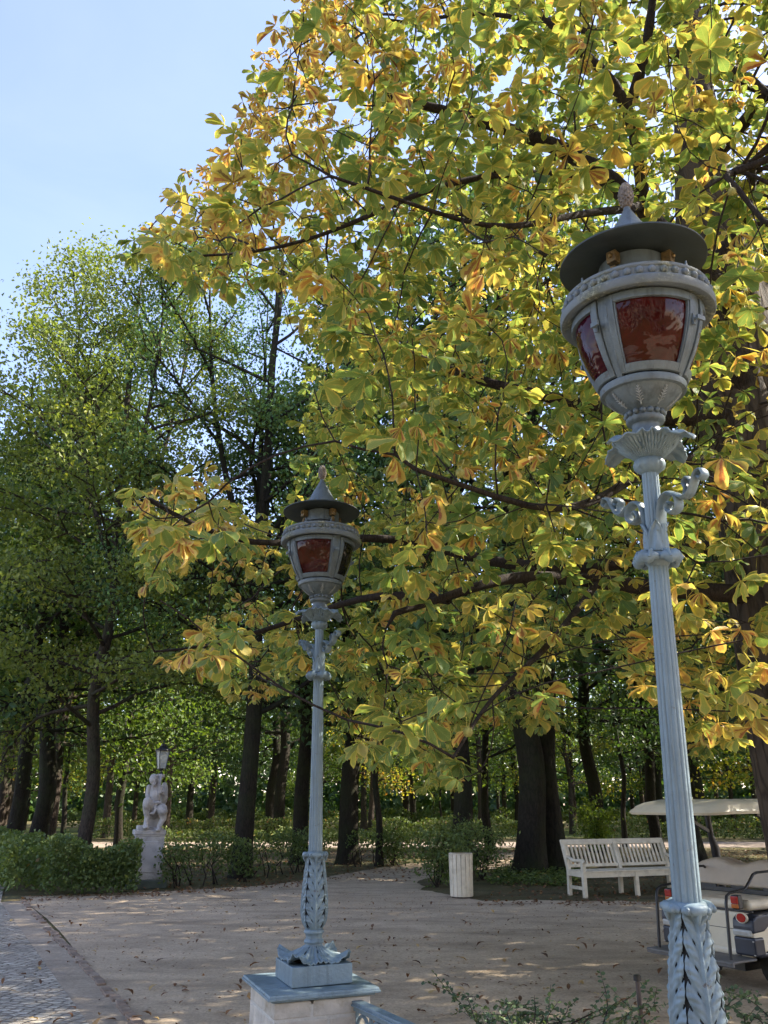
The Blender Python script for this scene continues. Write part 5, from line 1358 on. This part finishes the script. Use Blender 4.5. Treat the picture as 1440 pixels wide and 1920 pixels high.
for s in (-1, 1):
    def fender(b):
        prof = [(.34, .36), (.34, .70), (.42, .745), (1.10, .745), (1.42, .62), (1.50, .36), (1.18, .36)]
        arch = [(.85 + .32 * math.cos(t), .26 + .33 * math.sin(t)) for t in np.linspace(R(18), R(162), 14)]
        poly = [(.34, .36), (.34, .66), (1.12, .66), (1.42, .58), (1.52, .36)] + arch
        b.prism([(s * .33, y, z) for y, z in poly], None, (s * .20, 0, 0))
    cp("fender", fender, M['cart'], .025)
    def trim(b):
        poly = [(.325, .655), (.335, .735), (.40, .785), (.60, .800), (1.12, .790), (1.40, .700), (1.44, .600), (1.36, .645), (1.10, .690), (.75, .690), (.60, .665), (.50, .60), (.325, .585)]
        b.prism([(s * .315, y, z) for y, z in poly], None, (s * .235, 0, 0))
    cp("fender_trim", trim, M['navy'], .02)
    cp("bumper_corner", lambda b: [b.box((s * .43, .40, .435), (.23, .16, .21)), b.box((s * .36, .50, .33), (.30, .14, .06))], M['navy'], .02)
    cp("reversing_light", lambda b: b.box((s * .425, .330, .585), (.20, .05, .075)), M['clear_lens'], .015)
    tl = cp("tail_light", lambda b: b.box((s * .40, .335, .93), (.085, .07, .16)), M['black'], .01)
    cp("red_lens", lambda b: b.box((s * .40, .296, .955), (.075, .02, .085)), M['red_lens'], .006, tl); cp("amber_lens", lambda b: b.box((s * .40, .296, .885), (.075, .02, .048)), M['amber_lens'], .005, tl)
    rfl = cp("reflector", lambda b: b.tube([(s * .44, .335, .755), (s * .44, .308, .755)], [.062, .060], 20), M['white'])
    cp("lens", lambda b: b.tube([(s * .44, .307, .755), (s * .44, .300, .755)], [.052, .045], 20), M['red_lens'], 0, rfl)
    # grab rail round the seat side
    x = s * .42
    cp("grab_rail", lambda b: b.tube([(x, .10, .30), (x, .12, .60), (x, .14, .93), (x, .16, 1.01), (x, .22, 1.045), (x, .42, 1.065), (x, .48, 1.09), (x, .62, 1.235), (x, .68, 1.255), (x, .95, 1.262), (x, 1.02, 1.20), (x, 1.04, .78)], .0155, 10), M['black'])
    cp("roof_strut", lambda b: b.tube([(s * .50, 1.34, .60), (s * .50, 1.30, 1.28), (s * .49, 1.24, 1.42), (s * .50, 1.23, 1.70)], [.050, .048, .034, .034], 10), M['black'])
    cp("roof_brace", lambda b: b.bar((s * .49, 1.24, 1.46), (s * .49, .72, 1.69), .028, .038), M['black'])
    cp("front_strut", lambda b: b.tube([(s * .52, 2.55, .75), (s * .52, 2.25, 1.70)], .022, 8), M['black'])
    for y in (.85, 2.50):
        def tyre(b):
            ang = np.linspace(0, 2 * math.pi, 40, endpoint=False); prof = [(.13, -.085), (.19, -.10), (.225, -.085), (.235, -.04), (.238, 0), (.235, .04), (.225, .085), (.19, .10), (.13, .085)]
            vs = []
            for r_, w_ in prof:
                for i, a in enumerate(ang):
                    rr = r_ + (.007 if (i % 2 and r_ > .22) else 0); vs.append((s * .44 + w_, y + rr * math.cos(a), .24 + rr * math.sin(a)))
            n = 40; b.add(vs, [(j * n + i, j * n + (i + 1) % n, (j + 1) * n + (i + 1) % n, (j + 1) * n + i) for j in range(len(prof) - 1) for i in range(n)], False)
        wh = cp("wheel", tyre, M['rubber'])
        cp("rim", lambda b: b.tube([(s * .37, y, .24), (s * .50, y, .24), (s * .525, y, .24)], [.135, .135, .05], 20), M['rim'], 0, wh)
def cushion(name, c, size, mat, bev): return cp(name, lambda b: b.box(c, size), mat, bev, None, 5)
cushion("seat_base", (0, .72, .885), (.96, .62, .125), M['white'], .045)
cp("seat_frame", lambda b: [b.bar((-.50, .42, .815), (.50, .42, .815), .025, .025), b.bar((-.42, .95, .98), (.42, .95, .98), .03, .06)] + [b.box((x, .97, 1.0), (.20, .05, .10)) for x in (-.38, .0, .38)], M['black'], .006)
def backrest(b, y0=.93, y1=1.06, tilt=.10):
    out = []
    n = 40
    for i in range(n + 1):
        x = -.565 + 1.13 * i / n; h = 1.345 + .035 * math.cos(x / .565 * 2 * math.pi + math.pi) - max(0, abs(x) - .48) ** 2 * 12
        out.append((x, h))
    poly = [(-.50, 1.03), (-.555, 1.07), (-.575, 1.16), (-.575, 1.26)] + out[1:-1] + [(.575, 1.26), (.575, 1.16), (.555, 1.07), (.50, 1.03)]
    b.prism([(x, y0 + (z - 1.03) * tilt * 2, z) for x, z in reversed(poly)], None, (0, y1 - y0, 0))
cp("backrest", backrest, M['seat'], .035)
cp("front_backrest", lambda b: backrest(b, 1.09, 1.20, .05), M['seat'], .035)
cushion("front_seat", (0, 1.42, .80), (1.02, .52, .14), M['seat'], .05)
def cowl(b): b.prism([(-.50, y, z) for y, z in ((2.0, .38), (2.15, .72), (2.32, .92), (2.50, .92), (2.95, .70), (3.02, .40), (2.8, .36))], None, (1.0, 0, 0))
cp("front_cowl", cowl, M['cart'], .05)
cp("steering_wheel", lambda b: [b.tube([(.25 + .17 * math.cos(t), 2.0 + .10 * math.sin(t), 1.0 + .14 * math.sin(t)) for t in np.linspace(0, 2 * math.pi, 28)], .014, 8), b.tube([(.25, 2.0, 1.0), (.25, 2.30, .80)], .02, 8)], M['black'])
def roof(b):
    rows = []; ny, nx = 26, 20
    for k, (zo, inset) in enumerate(((0, 0), (1, 0))):
        pass
    def ring(ins, z, z_edge):
        pts = []
        x0, y0, y1, rc = .60 - ins, -.06 + ins, 2.35 - ins, .22
        for cx, cyy, a0 in ((x0 - rc, y1 - rc, 0), (-x0 + rc, y1 - rc, 90), (-x0 + rc, y0 + rc, 180), (x0 - rc, y0 + rc, 270)):
            for t in np.linspace(0, 90, 8): pts.append((cx + rc * math.cos(R(a0 + t)), cyy + rc * math.sin(R(a0 + t)), z - z_edge * max(0, (.45 - (cyy + rc * math.sin(R(a0 + t)))) / .5)))
        return pts
    rings = [ring(.05, 1.700, .02), ring(.0, 1.705, .03), ring(-.012, 1.735, .035), ring(.0, 1.760, .04), ring(.02, 1.770, .04), ring(.035, 1.800, .05), ring(.09, 1.835, .06), ring(.20, 1.85, .06)]
    n = len(rings[0]); vs = [p for r in rings for p in r]
    fs = [(j * n + i, j * n + (i + 1) % n, (j + 1) * n + (i + 1) % n, (j + 1) * n + i) for j in range(len(rings) - 1) for i in range(n)] + [tuple(reversed(range(n))), tuple((len(rings) - 1) * n + i for i in range(n))]
    b.add(vs, fs, True)
cp("roof", roof, M['cart'])
cp("seat_piping", lambda b: [b.tube([(-.46, .425, .945), (.46, .425, .945)], .006, 6), b.tube([(-.46, .425, .835), (.46, .425, .835)], .006, 6), b.tube([(.0, .43, .95), (.0, 1.0, .95)], .005, 6)], M['seat'])
cp("panel_seam", lambda b: [b.box((0, .4085, .60), (.80, .004, .007)), b.box((-.14, .4085, .50), (.006, .004, .20))], M['black'])
for s in (-1, 1):
    for q in (.35, .50): cp("bolt", lambda b: b.tube([(s * .53, .316, q), (s * .53, .326, q)], .009, 8), M['rim'])
cp("rear_axle", lambda b: [b.tube([(-.45, .85, .24), (.45, .85, .24)], .04, 8), b.box((.05, .75, .24), (.34, .36, .20))], M['black'])

# ================================================================== COTONEASTER AND THE IRON STAKE
def shrub(label, stems, D0, seed):
    r = np.random.default_rng(seed); base = P(stems[0][0][0], 1960, D0); root = thing("cotoneaster", label, "shrub", (base[0], base[1], 0))
    b0 = np.array([base[0], base[1], 0.]); s0, s1, q0, q1, C, Ax, Nr = [], [], [], [], [], [], []
    for st_ in stems:
        D = D0 + r.uniform(-.25, .25); pts = [P(x, y, D + .12 * i) for i, (x, y) in enumerate(st_)]; pts = [b0 + r.normal(0, .003, 3) * np.array([1, 1, 0])] + pts
        pts = np.array(pts); t = np.linspace(0, len(pts) - 1, 12 * len(pts)); i_ = np.arange(len(pts)); q = np.stack([np.interp(t, i_, pts[:, k]) for k in range(3)], 1)
        for _ in range(6): q[1:-1] = (q[:-2] + 2 * q[1:-1] + q[2:]) / 4
        d = np.linalg.norm(np.diff(q, axis=0), axis=1); m = len(q)
        for j in range(m - 1): s0.append(q[j]); s1.append(q[j + 1]); q0.append(.0042 * (1 - j / m) + .0009); q1.append(.0042 * (1 - (j + 1) / m) + .0009)
        cum = np.concatenate([[0], np.cumsum(d)]); Ls = np.arange(.15, cum[-1], .0155)
        for k, s in enumerate(Ls):
            p = np.array([np.interp(s, cum, q[:, c]) for c in range(3)]); j = min(m - 2, int(np.searchsorted(cum, s))); dv = unit(q[min(m - 1, j + 1)] - q[max(0, j - 1)])
            sd = unit(np.cross(dv, np.array([0, .5, 1.]) + r.normal(0, .25, 3))) * (1 if k % 2 else -1)
            C.append(p + sd * .013 + r.normal(0, .002, 3)); Ax.append(sd + dv * .5); Nr.append(np.array([0, -.35, 1.]) + r.normal(0, .45, 3))
            if r.random() < .10:                       # side twigs
                e = unit(sd + dv * .4 + r.normal(0, .3, 3)); ln_ = r.uniform(.06, .16)
                s0.append(p); s1.append(p + e * ln_); q0.append(.0016); q1.append(.0007)
                for u in np.arange(.02, ln_, .014): sdd = unit(np.cross(e, r.normal(0, 1, 3))); C.append(p + e * u + sdd * .010); Ax.append(sdd + e * .4); Nr.append(np.array([0, -.3, 1.]) + r.normal(0, .45, 3))
    V, F = segs_mesh(np.array(s0) - b0, np.array(s1) - b0, np.array(q0), np.array(q1), None, None, 5); link("stem", np_mesh("stem", V, F, M['twig']), root)
    C, Ax, Nr = np.array(C) - b0, np.array(Ax), np.array(Nr); n = len(C)
    # small rounded leaves: hexagons
    Ax = unit(Ax); Nr = unit(Nr - Ax * (Nr * Ax).sum(1, keepdims=True)); Sd = np.cross(Nr, Ax); sz = r.uniform(.75, 1.2, n) * .0105
    ring = np.array([(1, 0), (.55, .78), (-.4, .85), (-1, .25), (-1, -.25), (-.4, -.85), (.55, -.78)])
    V = (C[:, None] + (Ax[:, None] * ring[None, :, :1] + Sd[:, None] * ring[None, :, 1:] * .9) * sz[:, None, None] + Nr[:, None] * (np.abs(ring[None, :, 1:]) * .25 * sz[:, None, None])).reshape(-1, 3)
    i = np.arange(n) * 7; F = np.concatenate([np.stack([i, i + k, i + k + 1], 1) for k in range(1, 6)])
    A = np.zeros((n, 7, 4)); A[..., 0] = np.clip(.5 + r.normal(0, .2, n), 0, 1)[:, None]; A[..., 3] = 1
    link("foliage", np_mesh("foliage", V, F, M['small_leaf'], A.reshape(-1, 4), False), root)
    return root
shrub("small-leaved arching shrub reaching in below the gravel, between railing and big lamp", [
    [(930, 1930), (900, 1925), (868, 1885), (840, 1858), (812, 1822)], [(915, 1930), (890, 1910), (880, 1880), (868, 1858)], [(965, 1930), (950, 1900), (962, 1885), (930, 1876)], [(1000, 1930), (1004, 1895), (1002, 1866)],
    [(1025, 1930), (1030, 1885), (1033, 1846)], [(1060, 1925), (1118, 1896), (1165, 1880), (1192, 1862), (1218, 1836)], [(1128, 1930), (1140, 1892), (1136, 1860), (1124, 1818)], [(1165, 1930), (1180, 1897), (1208, 1888), (1218, 1868)],
    [(1060, 1930), (1040, 1902), (990, 1902), (960, 1908)], [(980, 1930), (945, 1912), (925, 1905)], [(1010, 1930), (1020, 1905), (1000, 1890), (975, 1890)], [(1090, 1930), (1100, 1910), (1140, 1900), (1165, 1896)], [(1180, 1935), (1200, 1910), (1225, 1890), (1232, 1850)], [(960, 1935), (975, 1915), (1005, 1912), (1040, 1915)], [(1120, 1935), (1150, 1912), (1175, 1905), (1205, 1912)], [(940, 1935), (955, 1918), (985, 1900), (1012, 1898)], [(1000, 1940), (1015, 1922), (1060, 1915), (1095, 1918)], [(905, 1940), (925, 1918), (950, 1895), (972, 1880)], [(1080, 1940), (1105, 1925), (1130, 1925), (1170, 1920)], [(1030, 1940), (1045, 1920), (1062, 1900), (1068, 1880)], [(1160, 1940), (1185, 1922), (1215, 1918), (1232, 1905)]], 4.4, 5)
shrub("small-leaved shrub with a bare looping twig on the big lamp's cart side", [
    [(1350, 1935), (1345, 1880), (1338, 1840), (1326, 1812)], [(1450, 1915), (1420, 1885), (1395, 1868), (1355, 1858)], [(1365, 1935), (1360, 1890), (1375, 1872), (1392, 1862)], [(1400, 1935), (1395, 1905), (1375, 1890), (1350, 1882)], [(1440, 1935), (1425, 1912), (1400, 1902), (1388, 1905)], [(1340, 1935), (1352, 1900), (1350, 1862)]], 4.6, 6)
sb = P(1203, 1920, 4.5); tp = P(1203, 1828, 4.5)
sk = thing("iron_stake", "thin rusty iron stake with a knob sticking up among the small-leaved twigs", "stake", (sb[0], sb[1], 0))
b = MB(); b.tube([(0, 0, -.2), (0, 0, tp[2] - .02)], .011, 10); b.build("rod", M['rust'], sk)
b = MB(); b.lathe([(.011, tp[2] - .028), (.019, tp[2] - .024), (.019, tp[2] - .006), (.012, tp[2])], 12); b.build("knob", M['black'], sk)
# ================================================================== THE PALACE BEHIND THE CAMERA (seen in the lamp panes)
pal = thing("palace", "cream palace front with tall windows facing the clearing, mirrored in the red lamp panes", "palace", (-3, -19, 0))
M['stucco'] = simple('cream_stucco', (0.62, 0.52, 0.36), 0.9, 0.08, 0.6, 0.2, 12, dirt=(0.46, 0.40, 0.30), dirt_amt=0.4)
M['trimst'] = simple('pale_stone_trim', (0.55, 0.51, 0.44), 0.85, 0.1, 2, 0.2, 20)
M['win'] = simple('dark_window_glass', (0.02, 0.025, 0.03), 0.08, 0.2, 2, 0.02, 10)
M['slate'] = simple('grey_roof_sheet', (0.12, 0.13, 0.13), 0.6, 0.2, 1, 0.2, 10)
b = MB(); xs = [-24 + 4.0 * i for i in range(11)]
for i in range(10):
    x = xs[i]
    b.box((x + .6, -1, 5.25), (1.2, 2, 10.5)); b.box((x + 3.4, -1, 5.25), (1.2, 2, 10.5))
    for z0, z1 in ((0, .7), (3.9, 5.5), (9.2, 10.5)): b.box((x + 2.0, -1, (z0 + z1) / 2), (1.6, 1.99, z1 - z0))
b.build("wall", M['stucco'], pal)
for i in range(10):
    for z0, z1 in ((.7, 3.9), (5.5, 9.2)):
        b = MB(); x = xs[i] + 2.0; w_ = MB(); w_.box((x, -.30, (z0 + z1) / 2), (1.6, .04, z1 - z0))
        f = MB()
        for q in (-.78, 0, .78): f.box((x + q, -.22, (z0 + z1) / 2), (.08, .06, z1 - z0 - .09))
        for q in (z0 + .04, z0 + (z1 - z0) * .6, z1 - .04): f.box((x, -.225, q), (1.6, .062, .08))
        fo = f.build("window", M['white'], pal); w_.build("pane", M['win'], fo)
        s_ = MB(); s_.box((x, .09, z0 - .10), (2.0, .18, .14)); s_.box((x, .09, z1 + .16), (2.1, .18, .20)); s_.build("window_trim", M['trimst'], fo)
for i in range(11):
    b = MB(); b.box((xs[i], .12, 5.2), (.62, .24, 10.3)); b.box((xs[i], .16, .45), (.8, .32, .9)); b.box((xs[i], .16, 10.0), (.8, .32, .5)); b.build("pilaster", M['trimst'], pal)
b = MB(); b.box((-4, -.7, 10.75), (41.6, 2.4, .5)); b.box((-4, -.55, 11.1), (42.2, 2.9, .2)); b.build("cornice", M['trimst'], pal)
b = MB(); b.prism([(-25, .5, 11.2), (-25, -8, 14.0), (-25, -12, 11.2)], None, (42, 0, 0)); b.build("roof", M['slate'], pal)
# ================================================================== WORLD, SUN, RENDER
SUN_EL, SUN_AZ = R(42), R(80)             # azimuth measured from the viewing direction towards the right
w = bpy.data.worlds.new("World"); scene.world = w; w.use_nodes = True
nt = w.node_tree; nt.nodes.clear()
out = nt.nodes.new("ShaderNodeOutputWorld"); bg = nt.nodes.new("ShaderNodeBackground"); sky = nt.nodes.new("ShaderNodeTexSky")
sky.sky_type = 'NISHITA'; sky.sun_disc = False; sky.sun_elevation = SUN_EL; sky.sun_rotation = SUN_AZ
sky.air_density = 1.0; sky.dust_density = 0.6; sky.ozone_density = 1.6
hs = nt.nodes.new("ShaderNodeHueSaturation"); hs.inputs["Saturation"].default_value = 0.97
nt.links.new(sky.outputs[0], hs.inputs["Color"]); # thin high haze, whiter towards the horizon, over the clear sky
tc = nt.nodes.new("ShaderNodeTexCoord"); mpn = nt.nodes.new("ShaderNodeMapping"); mpn.inputs["Scale"].default_value = (1.0, 1.0, 3.2); nt.links.new(tc.outputs["Generated"], mpn.inputs["Vector"])
nz = nt.nodes.new("ShaderNodeTexNoise"); nz.inputs["Scale"].default_value = 2.2; nz.inputs["Detail"].default_value = 6; nz.inputs["Roughness"].default_value = 0.55; nz.inputs["Distortion"].default_value = 0.5; nt.links.new(mpn.outputs[0], nz.inputs["Vector"])
rp_ = nt.nodes.new("ShaderNodeValToRGB"); rp_.color_ramp.elements[0].position = 0.42; rp_.color_ramp.elements[0].color = (0, 0, 0, 1); rp_.color_ramp.elements[1].position = 0.80; rp_.color_ramp.elements[1].color = (0.13, 0.13, 0.13, 1); nt.links.new(nz.outputs["Fac"], rp_.inputs["Fac"])
tint = nt.nodes.new("ShaderNodeMixRGB"); tint.blend_type = 'MULTIPLY'; tint.inputs["Fac"].default_value = 1.0; tint.inputs["Color2"].default_value = (1.09, 0.96, 1.00, 1); nt.links.new(hs.outputs[0], tint.inputs["Color1"])
hz = nt.nodes.new("ShaderNodeMixRGB"); hz.inputs["Color2"].default_value = (2.6, 2.8, 3.3, 1); nt.links.new(rp_.outputs[0], hz.inputs["Fac"]); nt.links.new(tint.outputs[0], hz.inputs["Color1"])
nt.links.new(hz.outputs[0], bg.inputs["Color"]); bg.inputs["Strength"].default_value = 0.117
nt.links.new(bg.outputs[0], out.inputs["Surface"])
sd = bpy.data.lights.new("sun", 'SUN'); sd.energy = 4.0; sd.angle = R(0.5); sd.color = (1.0, 0.93, 0.80)
so = bpy.data.objects.new("sun", sd); COL.objects.link(so)
S = Vector((math.sin(SUN_AZ) * math.cos(SUN_EL), math.cos(SUN_AZ) * math.cos(SUN_EL), math.sin(SUN_EL)))
so.rotation_euler = S.to_track_quat('Z', 'Y').to_euler(); so.location = (0, 0, 40)
vs = scene.view_settings
vs.view_transform = 'Standard'; vs.look = 'None'; vs.gamma = 1.0; vs.exposure = 2.1; vs.use_curve_mapping = False
cy = scene.cycles
cy.max_bounces = 7; cy.diffuse_bounces = 4; cy.glossy_bounces = 3; cy.transmission_bounces = 5; cy.transparent_max_bounces = 8
cy.caustics_reflective = False; cy.caustics_refractive = False; cy.sample_clamp_indirect = 6.0
cy.use_adaptive_sampling = True; cy.adaptive_threshold = 0.015; cy.use_denoising = True
